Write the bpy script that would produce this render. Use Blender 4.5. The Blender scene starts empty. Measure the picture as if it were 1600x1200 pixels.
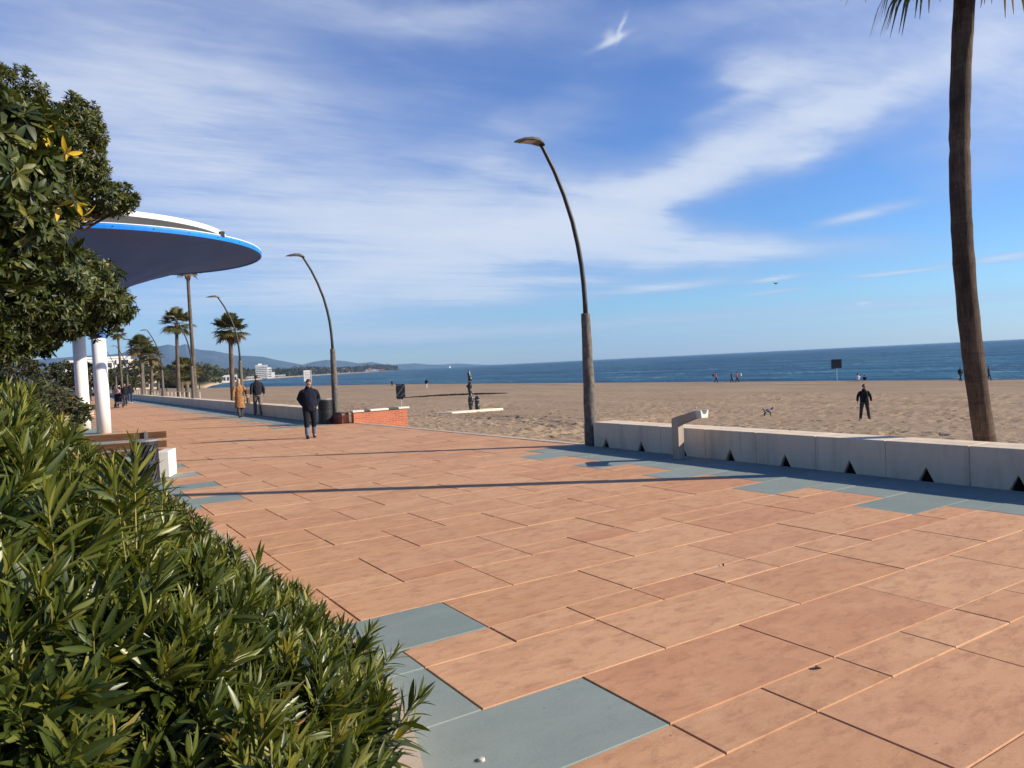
import bpy, bmesh, math, random
import numpy as np
from mathutils import Vector, Matrix, noise as mnoise

random.seed(11)
RNG = np.random.default_rng(7)
scn = bpy.context.scene
COL = scn.collection
R = math.radians

# ------------------------------------------------------------------ camera
CAM_H = 1.8
YAW, PITCH, ROLL = R(32.3), R(1.55), R(2.8)
cam_d = bpy.data.cameras.new('camera')
cam_d.sensor_width = 36.0
cam_d.lens = 1175 / 1600 * 36.0
cam_d.clip_start = 0.05
cam_d.clip_end = 60000
cam = bpy.data.objects.new('camera', cam_d)
COL.objects.link(cam)
_f = Vector((math.sin(YAW) * math.cos(PITCH), math.cos(YAW) * math.cos(PITCH), -math.sin(PITCH)))
_r0 = Vector((math.cos(YAW), -math.sin(YAW), 0))
_u0 = _r0.cross(_f)
_r = math.cos(ROLL) * _r0 - math.sin(ROLL) * _u0
_u = math.cos(ROLL) * _u0 + math.sin(ROLL) * _r0
cam.matrix_world = Matrix(((_r.x, _u.x, -_f.x, 0), (_r.y, _u.y, -_f.y, 0), (_r.z, _u.z, -_f.z, CAM_H), (0, 0, 0, 1)))
scn.camera = cam

# ------------------------------------------------------------------ exposure / sun / sky
scn.view_settings.view_transform = 'Standard'
scn.view_settings.look = 'None'
scn.view_settings.exposure = 0.72
scn.view_settings.gamma = 1.0
scn.view_settings.use_curve_mapping = False
scn.cycles.max_bounces = 8
scn.cycles.transparent_max_bounces = 12
scn.cycles.volume_bounces = 0
scn.cycles.use_denoising = True
scn.cycles.sample_clamp_indirect = 6.0

SUN_EL = R(25.0)
SUN_DIR = Vector((0.787 * math.cos(SUN_EL), -0.617 * math.cos(SUN_EL), math.sin(SUN_EL))).normalized()
sd = bpy.data.lights.new('sun', 'SUN')
sd.energy = 5.0
sd.angle = R(0.5)
sd.color = (1.0, 0.90, 0.76)
sun = bpy.data.objects.new('sun', sd)
COL.objects.link(sun)
sun.rotation_euler = SUN_DIR.to_track_quat('Z', 'Y').to_euler()
sun.location = (20, -20, 40)


class NT:
    """small helper to wire shader nodes"""
    def __init__(s, tree):
        s.t = tree; s.n = tree.nodes; s.l = tree.links

    def node(s, typ, **kw):
        n = s.n.new(typ)
        for k, v in kw.items():
            setattr(n, k, v)
        return n

    def put(s, sock, v):
        if isinstance(v, bpy.types.NodeSocket):
            s.l.new(v, sock)
        elif v is not None:
            sock.default_value = v

    def math(s, op, a, b=None, c=None, clamp=False):
        n = s.n.new('ShaderNodeMath'); n.operation = op; n.use_clamp = clamp
        s.put(n.inputs[0], a)
        if b is not None: s.put(n.inputs[1], b)
        if c is not None: s.put(n.inputs[2], c)
        return n.outputs[0]

    def vmath(s, op, a, b=None):
        n = s.n.new('ShaderNodeVectorMath'); n.operation = op
        s.put(n.inputs[0], a)
        if b is not None: s.put(n.inputs[1], b)
        return n.outputs['Value'] if op in ('LENGTH', 'DOT_PRODUCT', 'DISTANCE') else n.outputs[0]

    def mix(s, f, a, b, blend='MIX'):
        n = s.n.new('ShaderNodeMix'); n.data_type = 'RGBA'; n.blend_type = blend
        s.put(n.inputs[0], f); s.put(n.inputs[6], a); s.put(n.inputs[7], b)
        return n.outputs[2]

    def noise(s, vec, scale=5, detail=4, rough=0.55, dist=0.0):
        n = s.n.new('ShaderNodeTexNoise')
        if vec is not None: s.l.new(vec, n.inputs['Vector'])
        n.inputs['Scale'].default_value = scale; n.inputs['Detail'].default_value = detail
        n.inputs['Roughness'].default_value = rough; n.inputs['Distortion'].default_value = dist
        return n.outputs['Fac']

    def mapping(s, vec, loc=(0, 0, 0), rot=(0, 0, 0), scale=(1, 1, 1), typ='POINT'):
        n = s.n.new('ShaderNodeMapping'); n.vector_type = typ
        s.l.new(vec, n.inputs[0])
        n.inputs[1].default_value = loc; n.inputs[2].default_value = rot; n.inputs[3].default_value = scale
        return n.outputs[0]

    def ramp(s, f, stops):
        n = s.n.new('ShaderNodeValToRGB'); s.put(n.inputs[0], f)
        e = n.color_ramp.elements
        while len(e) > 1: e.remove(e[-1])
        for i, (p, c) in enumerate(stops):
            if isinstance(c, (int, float)): c = (c, c, c)
            el = e[0] if i == 0 else e.new(p)
            el.position = p; el.color = (*c[:3], 1)
        return n.outputs[0]

    def maprange(s, v, a, b, c=0.0, d=1.0, smooth=False):
        n = s.n.new('ShaderNodeMapRange')
        if smooth: n.interpolation_type = 'SMOOTHSTEP'
        s.put(n.inputs[0], v)
        for i, x in enumerate((a, b, c, d)): n.inputs[1 + i].default_value = x
        return n.outputs[0]


world = bpy.data.worlds.new('World')
scn.world = world
world.use_nodes = True
wt = world.node_tree
wt.nodes.clear()
w = NT(wt)
sky = w.node('ShaderNodeTexSky')
sky.sky_type = 'NISHITA'
sky.sun_disc = False
sky.sun_elevation = SUN_EL
sky.sun_rotation = math.atan2(SUN_DIR.x, SUN_DIR.y)
sky.altitude = 0
sky.air_density = 1.0
sky.dust_density = 0.35
sky.ozone_density = 2.5
hs = w.node('ShaderNodeHueSaturation')
hs.inputs['Saturation'].default_value = 1.22
hs.inputs['Value'].default_value = 1.0
wt.links.new(sky.outputs[0], hs.inputs['Color'])
gen = w.node('ShaderNodeTexCoord').outputs['Generated']
sep = w.node('ShaderNodeSeparateXYZ')
wt.links.new(gen, sep.inputs[0])
az = w.math('MULTIPLY', w.math('ARCTAN2', sep.outputs[0], sep.outputs[1]), 57.29578)
el = w.math('MULTIPLY', w.math('ARCSINE', sep.outputs[2]), 57.29578)
ae = w.node('ShaderNodeCombineXYZ')
wt.links.new(az, ae.inputs[0]); wt.links.new(el, ae.inputs[1])
ae = ae.outputs[0]
# the cloud sheet as a plane high above: direction divided by its height
zc = w.math('MAXIMUM', sep.outputs[2], 0.035)
pl = w.node('ShaderNodeCombineXYZ')
wt.links.new(w.math('DIVIDE', sep.outputs[0], zc), pl.inputs[0])
wt.links.new(w.math('DIVIDE', sep.outputs[1], zc), pl.inputs[1])
pl = pl.outputs[0]
# ragged edges: push the lookup about with noise
wn = w.node('ShaderNodeTexNoise')
wt.links.new(w.mapping(ae, scale=(0.10, 0.26, 1)), wn.inputs['Vector'])
wn.inputs['Scale'].default_value = 1.0; wn.inputs['Detail'].default_value = 5.0
off = w.vmath('MULTIPLY', w.vmath('SUBTRACT', wn.outputs['Color'], (0.5, 0.5, 0.5)), (13.0, 4.6, 0.0))
aed = w.vmath('ADD', ae, off)
# (azimuth, elevation, half width, half height, tilt, amount) in degrees
CLOUDS = [(49, 13.4, 12, 1.8, 15, 1.15), (50, 7.5, 8, .75, -5, .8), (55, 15.8, 8, 1.3, 10, .75), (39, 11.0, 9, 2.0, 10, .95), (42, 8.4, 12, 1.5, -5, 1.05), (31, 9.4, 9, 2.6, 3, .95),
          (54, 18.8, 6.0, 2.0, 4, 1.05), (50, 17.8, 3.0, 1.3, 25, .5), (13, 15.5, 15, 7, 8, .80), (4, 20, 12, 7, 4, .75), (22, 10.5, 12, 3.2, 3, .85), (17, 5.4, 17, 2.2, 1, .85), (30, 5.3, 7, .9, -3, .75),
          (24, 7.3, 9, 1.1, 3, .5), (58, 9.0, 2.6, .36, 7, .9), (59.4, 4.9, 3.4, .16, 1, .9), (66, 5.2, 2.6, .28, 2, .9), (44, 5.1, 4.6, .36, 2, .9), (37, 6.0, 6, .4, -4, .7),
          (52, 5.1, 2.3, .2, 3, .95), (51.5, 4.2, 2.8, .16, 2, .8), (66, 15.0, 5, 4.5, 20, .75), (66, 21, 7, 4, 5, .62), (60, 23.5, 9, 2, 4, .5),
          (41.1, 22.4, 1.1, .22, 18, .85), (41.7, 23.1, .16, .75, -14, .7), (40.9, 22.7, .5, .4, 40, .5), (42, 2.6, 22, .6, 1, .62), (20, 2.6, 14, .9, 0, .6), (62, 2.7, 8, .3, 1, .45),
          (30, 14.0, 9, 3, 14, .55), (48, 23, 9, 1.5, 5, .40), (57.5, 3.0, .5, .12, 0, 1.0), (24, 25, 12, 1.5, -6, .45), (36, 17.5, 5, 1.5, 25, .25), (33, 24.5, 7, 1.2, -4, .32)]
cov = None
for (ca, ce, sa, se, rot, am) in CLOUDS:
    src = aed if se > 1.0 else w.vmath('ADD', ae, w.vmath('MULTIPLY', off, (0.30, 0.13, 0)))
    m = w.mapping(src, loc=(ca, ce, 0), rot=(0, 0, R(rot)), scale=(sa, se, 1), typ='TEXTURE')
    l = w.vmath('LENGTH', m)
    g = w.math('MULTIPLY', w.math('EXPONENT', w.math('MULTIPLY', w.math('MULTIPLY', l, l), -1.0)), am)
    cov = g if cov is None else w.math('ADD', cov, g)
streak = w.noise(w.mapping(pl, rot=(0, 0, R(-52)), scale=(0.62, 1.9, 1)), scale=1.1, detail=9, rough=0.60, dist=0.7)
fine = w.noise(w.mapping(pl, rot=(0, 0, R(-38)), scale=(1.3, 3.6, 1)), scale=2.8, detail=7, rough=0.62, dist=0.9)
tex = w.math('ADD', w.math('MULTIPLY', streak, 0.7), w.math('MULTIPLY', fine, 0.3))
tex = w.maprange(tex, 0.32, 0.64, 0.58, 1.20)
alpha = w.math('MULTIPLY', cov, tex)
alpha = w.math('MAXIMUM', w.math('SUBTRACT', alpha, 0.06), 0.0)
alpha = w.math('MULTIPLY', w.math('SUBTRACT', 1.0, w.math('EXPONENT', w.math('MULTIPLY', alpha, -1.30))), 0.95)
# veil colour: thin parts are greyer and a little violet, thick parts white
ccol = w.ramp(alpha, [(0.0, (2.8, 3.4, 5.3)), (0.40, (3.6, 4.1, 5.5)), (0.75, (5.2, 5.6, 6.3))])
tint = w.ramp(w.math('DIVIDE', el, 30.0), [(0.0, (0.80, 1.04, 1.36)), (0.10, (0.60, 0.88, 1.19)), (0.30, (0.60, 0.83, 1.17)), (0.75, (0.98, 0.88, 1.14)), (1.0, (1.02, 0.88, 1.12))])
skyt = w.mix(1.0, hs.outputs[0], tint, 'MULTIPLY')
bg = w.node('ShaderNodeBackground')
bg.inputs['Strength'].default_value = 0.088
wt.links.new(w.mix(alpha, skyt, ccol), bg.inputs[0])
wo = w.node('ShaderNodeOutputWorld')
wt.links.new(bg.outputs[0], wo.inputs[0])


# ------------------------------------------------------------------ naming helpers
def tag(o, label=None, cat=None, group=None, kind=None):
    if label: o['label'] = label
    if cat: o['category'] = cat
    if group: o['group'] = group
    if kind: o['kind'] = kind
    return o


def empty(name, loc=(0, 0, 0), rz=0.0, label=None, cat=None, group=None):
    o = bpy.data.objects.new(name, None)
    COL.objects.link(o)
    o.location = loc
    o.rotation_euler = (0, 0, rz)
    o.empty_display_size = 0.2
    return tag(o, label, cat, group)


def link(name, me, parent=None, mats=()):
    o = bpy.data.objects.new(name, me)
    COL.objects.link(o)
    for m in mats: me.materials.append(m)
    if parent is not None: o.parent = parent
    return o


def copy_tree(o, parent=None):
    c = o.copy()
    COL.objects.link(c)
    if parent is not None: c.parent = parent
    for ch in [x for x in o.children]:
        copy_tree(ch, c)
    return c


class MB:
    """mesh builder: collects shapes, builds one mesh object"""
    def __init__(s):
        s.p = []; s.v = []; s.f = []; s.mi = []; s.cur = 0; s.tone = []; s.ct = 0.5; s.sm = []; s.smooth = False

    def add(s, verts, faces):
        b = len(s.v); s.p.append((b, len(s.f)))
        s.v += [tuple(p) for p in verts]
        s.tone += [s.ct] * len(verts)
        for f in faces:
            s.f.append([b + i for i in f]); s.mi.append(s.cur); s.sm.append(s.smooth)
        return b

    def box(s, c, d, M=None, taper=1.0):
        x, y, z = d[0] / 2, d[1] / 2, d[2] / 2
        vs = [(-x, -y, -z), (x, -y, -z), (x, y, -z), (-x, y, -z)] + [(a * taper, b * taper, z) for a, b in ((-x, -y), (x, -y), (x, y), (-x, y))]
        vs = [Vector(p) for p in vs]
        if M is not None: vs = [M @ p for p in vs]
        s.add([p + Vector(c) for p in vs], [(3, 2, 1, 0), (4, 5, 6, 7), (0, 1, 5, 4), (1, 2, 6, 5), (2, 3, 7, 6), (3, 0, 4, 7)])

    def prism(s, poly, axis, a, b):
        """extrude a 2-D polygon (list of pairs) along axis 'X','Y' or 'Z' from a to b"""
        def P(p, t):
            return {'X': (t, p[0], p[1]), 'Y': (p[0], t, p[1]), 'Z': (p[0], p[1], t)}[axis]
        n = len(poly)
        s.add([P(p, a) for p in poly] + [P(p, b) for p in poly],
              [list(range(n))[::-1], list(range(n, 2 * n))] + [(i, (i + 1) % n, n + (i + 1) % n, n + i) for i in range(n)])

    def tube(s, pts, radii, n=10, cap=True, sx=1.0, sy=1.0, ref=None):
        pts = [Vector(p) for p in pts]
        if not hasattr(radii, '__len__'): radii = [radii] * len(pts)
        b = len(s.v)
        up = Vector(ref) if ref else None
        vs = []; prev = None
        for i, p in enumerate(pts):
            t = (pts[min(i + 1, len(pts) - 1)] - pts[max(i - 1, 0)])
            t = t.normalized() if t.length > 1e-9 else Vector((0, 0, 1))
            if prev is None:
                a = up if up else (Vector((1, 0, 0)) if abs(t.x) < 0.9 else Vector((0, 1, 0)))
            else:
                a = prev
            a = (a - t * a.dot(t)).normalized(); bb = t.cross(a); prev = a
            r = radii[i]
            rx, ry = (r if hasattr(r, '__len__') else (r * sx, r * sy))
            for k in range(n):
                q = 2 * math.pi * k / n
                vs.append(p + a * math.cos(q) * rx + bb * math.sin(q) * ry)
        fs = []
        for i in range(len(pts) - 1):
            for k in range(n):
                fs.append((i * n + k, i * n + (k + 1) % n, (i + 1) * n + (k + 1) % n, (i + 1) * n + k))
        if cap:
            fs.append(list(range(n))[::-1]); fs.append([(len(pts) - 1) * n + k for k in range(n)])
        s.add(vs, fs)

    def ell(s, c, r, M=None, nu=12, nv=8):
        vs = []; fs = []
        for j in range(nv + 1):
            th = math.pi * j / nv
            for i in range(nu):
                ph = 2 * math.pi * i / nu
                p = Vector((r[0] * math.sin(th) * math.cos(ph), r[1] * math.sin(th) * math.sin(ph), r[2] * math.cos(th)))
                if M is not None: p = M @ p
                vs.append(p + Vector(c))
        for j in range(nv):
            for i in range(nu):
                fs.append(((j + 1) * nu + i, (j + 1) * nu + (i + 1) % nu, j * nu + (i + 1) % nu, j * nu + i))
        s.add(vs, fs)

    def mesh(s, name, tone=False):
        me = bpy.data.meshes.new(name)
        me.from_pydata(s.v, [], s.f)
        me.polygons.foreach_set('material_index', s.mi)
        me.polygons.foreach_set('use_smooth', s.sm)
        if tone:
            at = me.attributes.new('tone', 'FLOAT', 'POINT')
            at.data.foreach_set('value', s.tone)
        me.update()
        return me

    def build_each(s, name, mats, parent=None, bevel=0.0):
        """every shape added becomes an object of its own"""
        out = []
        for i, (v0, f0) in enumerate(s.p):
            v1, f1 = s.p[i + 1] if i + 1 < len(s.p) else (len(s.v), len(s.f))
            m = MB()
            m.v = s.v[v0:v1]; m.f = [[k - v0 for k in f] for f in s.f[f0:f1]]; m.mi = s.mi[f0:f1]; m.sm = s.sm[f0:f1]; m.tone = s.tone[v0:v1]
            out.append(m.build(name, mats, parent, bevel=bevel))
        return out

    def build(s, name, mats, parent=None, tone=False, bevel=0.0, seg=2):
        if not isinstance(mats, (list, tuple)): mats = [mats]
        o = link(name, s.mesh(name, tone), parent, mats)
        if bevel:
            m = o.modifiers.new('bevel', 'BEVEL'); m.width = bevel; m.segments = seg; m.limit_method = 'ANGLE'; m.angle_limit = R(40)
        return o


def np_mesh(name, V, F, tone=None, smooth=True, mi=None):
    """V (n,3); F: list of (k,m) int arrays of faces with k corners"""
    me = bpy.data.meshes.new(name)
    me.vertices.add(len(V)); me.vertices.foreach_set('co', np.ascontiguousarray(V, dtype=np.float32).ravel())
    loops = np.concatenate([f.ravel() for f in F]).astype(np.int32)
    tot = np.concatenate([np.full(len(f), f.shape[1], np.int32) for f in F])
    st = np.concatenate([[0], np.cumsum(tot)[:-1]]).astype(np.int32)
    me.loops.add(len(loops)); me.loops.foreach_set('vertex_index', loops)
    me.polygons.add(len(tot)); me.polygons.foreach_set('loop_start', st); me.polygons.foreach_set('loop_total', tot)
    me.polygons.foreach_set('use_smooth', np.full(len(tot), bool(smooth)))
    if mi is not None: me.polygons.foreach_set('material_index', mi.astype(np.int32))
    me.update(calc_edges=True)
    me.validate()
    if tone is not None:
        at = me.attributes.new('tone', 'FLOAT', 'POINT')
        at.data.foreach_set('value', np.ascontiguousarray(tone, dtype=np.float32))
    return me


# ------------------------------------------------------------------ materials
def newmat(name):
    m = bpy.data.materials.new(name)
    m.use_nodes = True
    m.node_tree.nodes.clear()
    nt = NT(m.node_tree)
    out = nt.node('ShaderNodeOutputMaterial')
    return m, nt, out


def pbsdf(nt, col, rough=0.7, spec=0.3, normal=None, metal=0.0):
    p = nt.node('ShaderNodeBsdfPrincipled')
    nt.put(p.inputs['Base Color'], col if isinstance(col, bpy.types.NodeSocket) else (*col[:3], 1))
    nt.put(p.inputs['Roughness'], rough)
    nt.put(p.inputs['Specular IOR Level'], spec)
    nt.put(p.inputs['Metallic'], metal)
    if normal is not None: nt.l.new(normal, p.inputs['Normal'])
    return p


def bump(nt, h, strength=0.3, dist=0.01):
    b = nt.node('ShaderNodeBump')
    b.inputs['Strength'].default_value = strength; b.inputs['Distance'].default_value = dist
    nt.l.new(h, b.inputs['Height'])
    return b.outputs[0]


def simple(name, col, rough=0.7, spec=0.3, var=0.12, scale=6.0, metal=0.0, bstr=0.0, bscale=40.0, grime=None):
    """plain surface with mottling and a fine bump"""
    m, nt, out = newmat(name)
    co = nt.node('ShaderNodeTexCoord').outputs['Object']
    n = nt.noise(co, scale, 6, 0.6)
    lo = tuple(c * (1 - var * 1.6) for c in col); hi = tuple(min(c * (1 + var * 1.3), 1) for c in col)
    c = nt.ramp(n, [(0.3, lo), (0.7, hi)])
    if grime:
        g = nt.noise(nt.mapping(co, scale=(1, 1, 0.3)), scale * 0.6, 5, 0.65, 0.4)
        c = nt.mix(nt.maprange(g, 0.5, 0.75, 0, 0.8), c, (*grime, 1))
    nrm = bump(nt, nt.noise(co, bscale, 3), bstr, 0.01) if bstr else None
    p = pbsdf(nt, c, rough, spec, nrm, metal)
    nt.l.new(p.outputs[0], out.inputs[0])
    return m


def leafmat(name, stops, rough=0.42, spec=0.45, trans=0.25, tcol=(0.25, 0.32, 0.05)):
    m, nt, out = newmat(name)
    a = nt.node('ShaderNodeAttribute'); a.attribute_name = 'tone'
    c = nt.ramp(a.outputs['Fac'], stops)
    p = pbsdf(nt, c, rough, spec)
    t = nt.node('ShaderNodeBsdfTranslucent')
    nt.l.new(nt.mix(1.0, c, (2.2, 2.0, 0.9, 1), 'MULTIPLY'), t.inputs[0])
    mx = nt.node('ShaderNodeMixShader'); mx.inputs[0].default_value = trans
    nt.l.new(p.outputs[0], mx.inputs[1]); nt.l.new(t.outputs[0], mx.inputs[2])
    nt.l.new(mx.outputs[0], out.inputs[0])
    return m


M = {}


def paving_mat():
    m, nt, out = newmat('paving')
    co = nt.node('ShaderNodeTexCoord').outputs['Object']
    a = nt.node('ShaderNodeAttribute'); a.attribute_name = 'tone'
    t = a.outputs['Fac']
    isblue = nt.math('GREATER_THAN', t, 1.5)
    tt = nt.math('SUBTRACT', t, nt.math('MULTIPLY', isblue, 2.0))
    # every tile shifts the cloudy stain pattern, so it breaks at the joints
    sh = nt.node('ShaderNodeCombineXYZ'); nt.l.new(nt.math('MULTIPLY', tt, 37.0), sh.inputs[2])
    pv = nt.vmath('ADD', co, sh.outputs[0])
    n1 = nt.noise(nt.mapping(pv, scale=(1.0, 2.1, 1)), 1.9, 7, 0.66, 0.35)
    n2 = nt.noise(nt.mapping(pv, rot=(0, 0, R(-32)), scale=(1.0, 2.2, 1)), 5.5, 9, 0.74, 0.25)
    n3 = nt.noise(co, 75, 4, 0.75)
    n4 = nt.noise(nt.mapping(pv, scale=(1.0, 3.2, 1)), 2.6, 10, 0.80, 0.3)
    oc = nt.ramp(tt, [(0.0, (0.505, 0.265, 0.134)), (0.35, (0.54, 0.297, 0.154)), (0.75, (0.57, 0.322, 0.172)), (1.0, (0.490, 0.242, 0.126))])
    oc = nt.mix(nt.maprange(n1, 0.47, 0.70, 0, 0.50), oc, (0.37, 0.165, 0.088, 1))
    oc = nt.mix(nt.maprange(n2, 0.49, 0.70, 0, 0.68), oc, (0.27, 0.132, 0.070, 1))
    oc = nt.mix(nt.maprange(nt.noise(pv, 3.1, 6, 0.62, 0.5), 0.54, 0.76, 0, 0.5), oc, (0.60, 0.36, 0.20, 1))
    oc = nt.mix(nt.maprange(n3, 0.50, 0.72, 0, 0.34), oc, (0.26, 0.125, 0.075, 1))
    oc = nt.mix(nt.maprange(n4, 0.53, 0.66, 0, 0.42), oc, (0.36, 0.185, 0.095, 1))
    bc = nt.ramp(nt.math('ADD', nt.math('MULTIPLY', n1, 0.7), nt.math('MULTIPLY', tt, 0.3)), [(0.3, (0.170, 0.212, 0.192)), (0.7, (0.225, 0.268, 0.240))])
    bc = nt.mix(nt.maprange(n3, 0.50, 0.7, 0, 0.4), bc, (0.32, 0.34, 0.30, 1))
    bc = nt.mix(nt.maprange(n2, 0.54, 0.72, 0, 0.5), bc, (0.16, 0.19, 0.185, 1))
    c = nt.mix(isblue, oc, bc)
    big = nt.noise(co, 0.35, 4, 0.6)
    c = nt.mix(nt.maprange(big, 0.45, 0.75, 0, 0.16), c, (0.30, 0.19, 0.13, 1))
    sp = nt.noise(co, 23, 2, 0.5)
    c = nt.mix(nt.maprange(sp, 0.71, 0.76, 0, 0.5), c, (0.12, 0.075, 0.055, 1))
    h = nt.math('ADD', nt.math('MULTIPLY', n3, 0.6), nt.math('MULTIPLY', n2, 0.8))
    p = pbsdf(nt, c, 0.82, 0.22, bump(nt, h, 0.28, 0.004))
    nt.l.new(p.outputs[0], out.inputs[0])
    return m


def sand_mat():
    m, nt, out = newmat('sand')
    co = nt.node('ShaderNodeTexCoord').outputs['Object']
    n1 = nt.noise(nt.mapping(co, scale=(0.6, 0.25, 1)), 0.35, 6, 0.6)
    n2 = nt.noise(co, 9, 5, 0.7)
    c = nt.ramp(n1, [(0.3, (0.258, 0.182, 0.115)), (0.7, (0.335, 0.243, 0.157))])
    dk = nt.noise(nt.mapping(co, scale=(1, 1, .2)), 2.1, 3, 0.7)
    c = nt.mix(nt.maprange(dk, 0.58, 0.74, 0, 0.28), c, (0.15, 0.105, 0.068, 1))
    c = nt.mix(nt.maprange(n2, 0.5, 0.8, 0, 0.5), c, (0.16, 0.108, 0.07, 1))
    a = nt.node('ShaderNodeAttribute'); a.attribute_name = 'tone'
    c = nt.mix(nt.maprange(a.outputs['Fac'], 0.0, 1.0), c, (0.085, 0.058, 0.040, 1))
    gr = nt.noise(co, 55, 3, 0.6)
    h = nt.math('ADD', nt.math('MULTIPLY', n2, 1.0), nt.math('MULTIPLY', gr, 0.25))
    p = pbsdf(nt, c, 0.95, 0.1, bump(nt, nt.math('ADD', h, nt.math('MULTIPLY', dk, -1.8)), 0.65, 0.05))
    nt.l.new(p.outputs[0], out.inputs[0])
    return m


def sea_mat():
    m, nt, out = newmat('sea_water')
    co = nt.node('ShaderNodeTexCoord').outputs['Object']
    n1 = nt.noise(nt.mapping(co, rot=(0, 0, R(14)), scale=(1, 0.22, 1)), 0.028, 6, 0.6)
    n2 = nt.noise(nt.mapping(co, rot=(0, 0, R(8)), scale=(1, 0.40, 1)), 0.21, 6, 0.65)
    n3 = nt.noise(nt.mapping(co, rot=(0, 0, R(-20)), scale=(1, 0.5, 1)), 0.9, 5, 0.6)
    c = nt.ramp(n1, [(0.36, (0.009, 0.054, 0.108)), (0.5, (0.022, 0.098, 0.165)), (0.64, (0.046, 0.150, 0.212))])
    c = nt.mix(nt.maprange(n2, 0.46, 0.62, 0, 0.8), c, (0.006, 0.040, 0.08, 1))
    nf = nt.noise(nt.mapping(co, rot=(0, 0, R(30)), scale=(1, 0.45, 1)), 0.11, 3, 0.6)
    foam = nt.math('MULTIPLY', nt.maprange(nf, 0.54, 0.64, 0, 1), nt.maprange(n3, 0.55, 0.63, 0, 0.7))
    c = nt.mix(foam, c, (0.65, 0.70, 0.72, 1))
    h = nt.math('ADD', nt.math('MULTIPLY', n2, 1.6), nt.math('MULTIPLY', n3, 0.45))
    p = pbsdf(nt, c, 0.42, 0.07, bump(nt, h, 0.9, 1.2))
    p.inputs['IOR'].default_value = 1.33
    nt.l.new(p.outputs[0], out.inputs[0])
    return m


def concrete_mat(name='pale_concrete', base=(0.68, 0.545, 0.385)):
    m, nt, out = newmat(name)
    co = nt.node('ShaderNodeTexCoord').outputs['Object']
    n1 = nt.noise(nt.mapping(co, scale=(1, 1, 0.5)), 1.6, 7, 0.65, 0.3)
    n2 = nt.noise(co, 70, 4, 0.6)
    c = nt.ramp(n1, [(0.28, tuple(x * 0.80 for x in base)), (0.5, base), (0.75, tuple(min(1, x * 1.1) for x in base))])
    st = nt.noise(nt.mapping(co, scale=(3.0, 3.0, 0.25)), 2.2, 5, 0.6)
    c = nt.mix(nt.maprange(st, 0.53, 0.74, 0, 0.5), c, tuple(x * 0.55 for x in base) + (1,))
    c = nt.mix(nt.maprange(n2, 0.60, 0.75, 0, 0.25), c, tuple(x * 0.6 for x in base) + (1,))
    p = pbsdf(nt, c, 0.8, 0.25, bump(nt, nt.math('ADD', n2, nt.math('MULTIPLY', n1, 2.0)), 0.22, 0.006))
    nt.l.new(p.outputs[0], out.inputs[0])
    return m


def trunk_mat(name, c0, c1, rings=16.0, rough=0.9, fib=30.0):
    """palm bark: uneven ring scars up the stem and broken vertical fibres"""
    m, nt, out = newmat(name)
    co = nt.node('ShaderNodeTexCoord').outputs['Object']
    rings_n = nt.noise(nt.mapping(co, scale=(1.6, 1.6, rings)), 1.0, 5, 0.72, 0.9)
    fibre = nt.noise(nt.mapping(co, scale=(fib, fib, 2.6)), 1.0, 5, 0.7, 1.6)
    blot = nt.noise(nt.mapping(co, scale=(2.2, 2.2, 0.8)), 1.5, 6, 0.65, 0.6)
    f = nt.math('ADD', nt.math('MULTIPLY', rings_n, 0.38), nt.math('MULTIPLY', fibre, 0.62))
    c = nt.ramp(f, [(0.36, c0), (0.62, c1)])
    c = nt.mix(nt.maprange(blot, 0.42, 0.66, 0, 0.75), c, tuple(x * 0.9 for x in c0) + (1,))
    p = pbsdf(nt, c, rough, 0.15, bump(nt, f, 0.9, 0.03))
    nt.l.new(p.outputs[0], out.inputs[0])
    return m


def brick_mat():
    m, nt, out = newmat('red_brick')
    co = nt.node('ShaderNodeTexCoord').outputs['Object']
    sp = nt.node('ShaderNodeSeparateXYZ'); nt.l.new(co, sp.inputs[0])
    cb = nt.node('ShaderNodeCombineXYZ')
    nt.l.new(nt.math('ADD', sp.outputs[0], sp.outputs[1]), cb.inputs[0]); nt.l.new(sp.outputs[2], cb.inputs[1])
    b = nt.node('ShaderNodeTexBrick')
    nt.l.new(cb.outputs[0], b.inputs['Vector'])
    b.inputs['Scale'].default_value = 1.0
    b.inputs['Brick Width'].default_value = 0.25; b.inputs['Row Height'].default_value = 0.065
    b.inputs['Mortar Size'].default_value = 0.008; b.inputs['Mortar Smooth'].default_value = 0.2
    b.inputs['Color1'].default_value = (0.50, 0.13, 0.055, 1); b.inputs['Color2'].default_value = (0.36, 0.085, 0.04, 1)
    b.inputs['Mortar'].default_value = (0.42, 0.26, 0.18, 1)
    n = nt.noise(co, 9, 5, 0.6)
    c = nt.mix(nt.maprange(n, 0.45, 0.75, 0, 0.4), b.outputs[0], (0.55, 0.22, 0.11, 1))
    p = pbsdf(nt, c, 0.85, 0.2, bump(nt, b.outputs['Fac'], -0.4, 0.01))
    nt.l.new(p.outputs[0], out.inputs[0])
    return m


def wood_mat(name='bench_wood', c0=(0.12, 0.055, 0.025), c1=(0.24, 0.12, 0.055)):
    m, nt, out = newmat(name)
    co = nt.node('ShaderNodeTexCoord').outputs['Object']
    n = nt.noise(nt.mapping(co, scale=(1.5, 14, 14)), 2.0, 6, 0.6, 0.6)
    c = nt.ramp(n, [(0.3, c0), (0.7, c1)])
    p = pbsdf(nt, c, 0.55, 0.35, bump(nt, n, 0.2, 0.004))
    nt.l.new(p.outputs[0], out.inputs[0])
    return m


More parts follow.
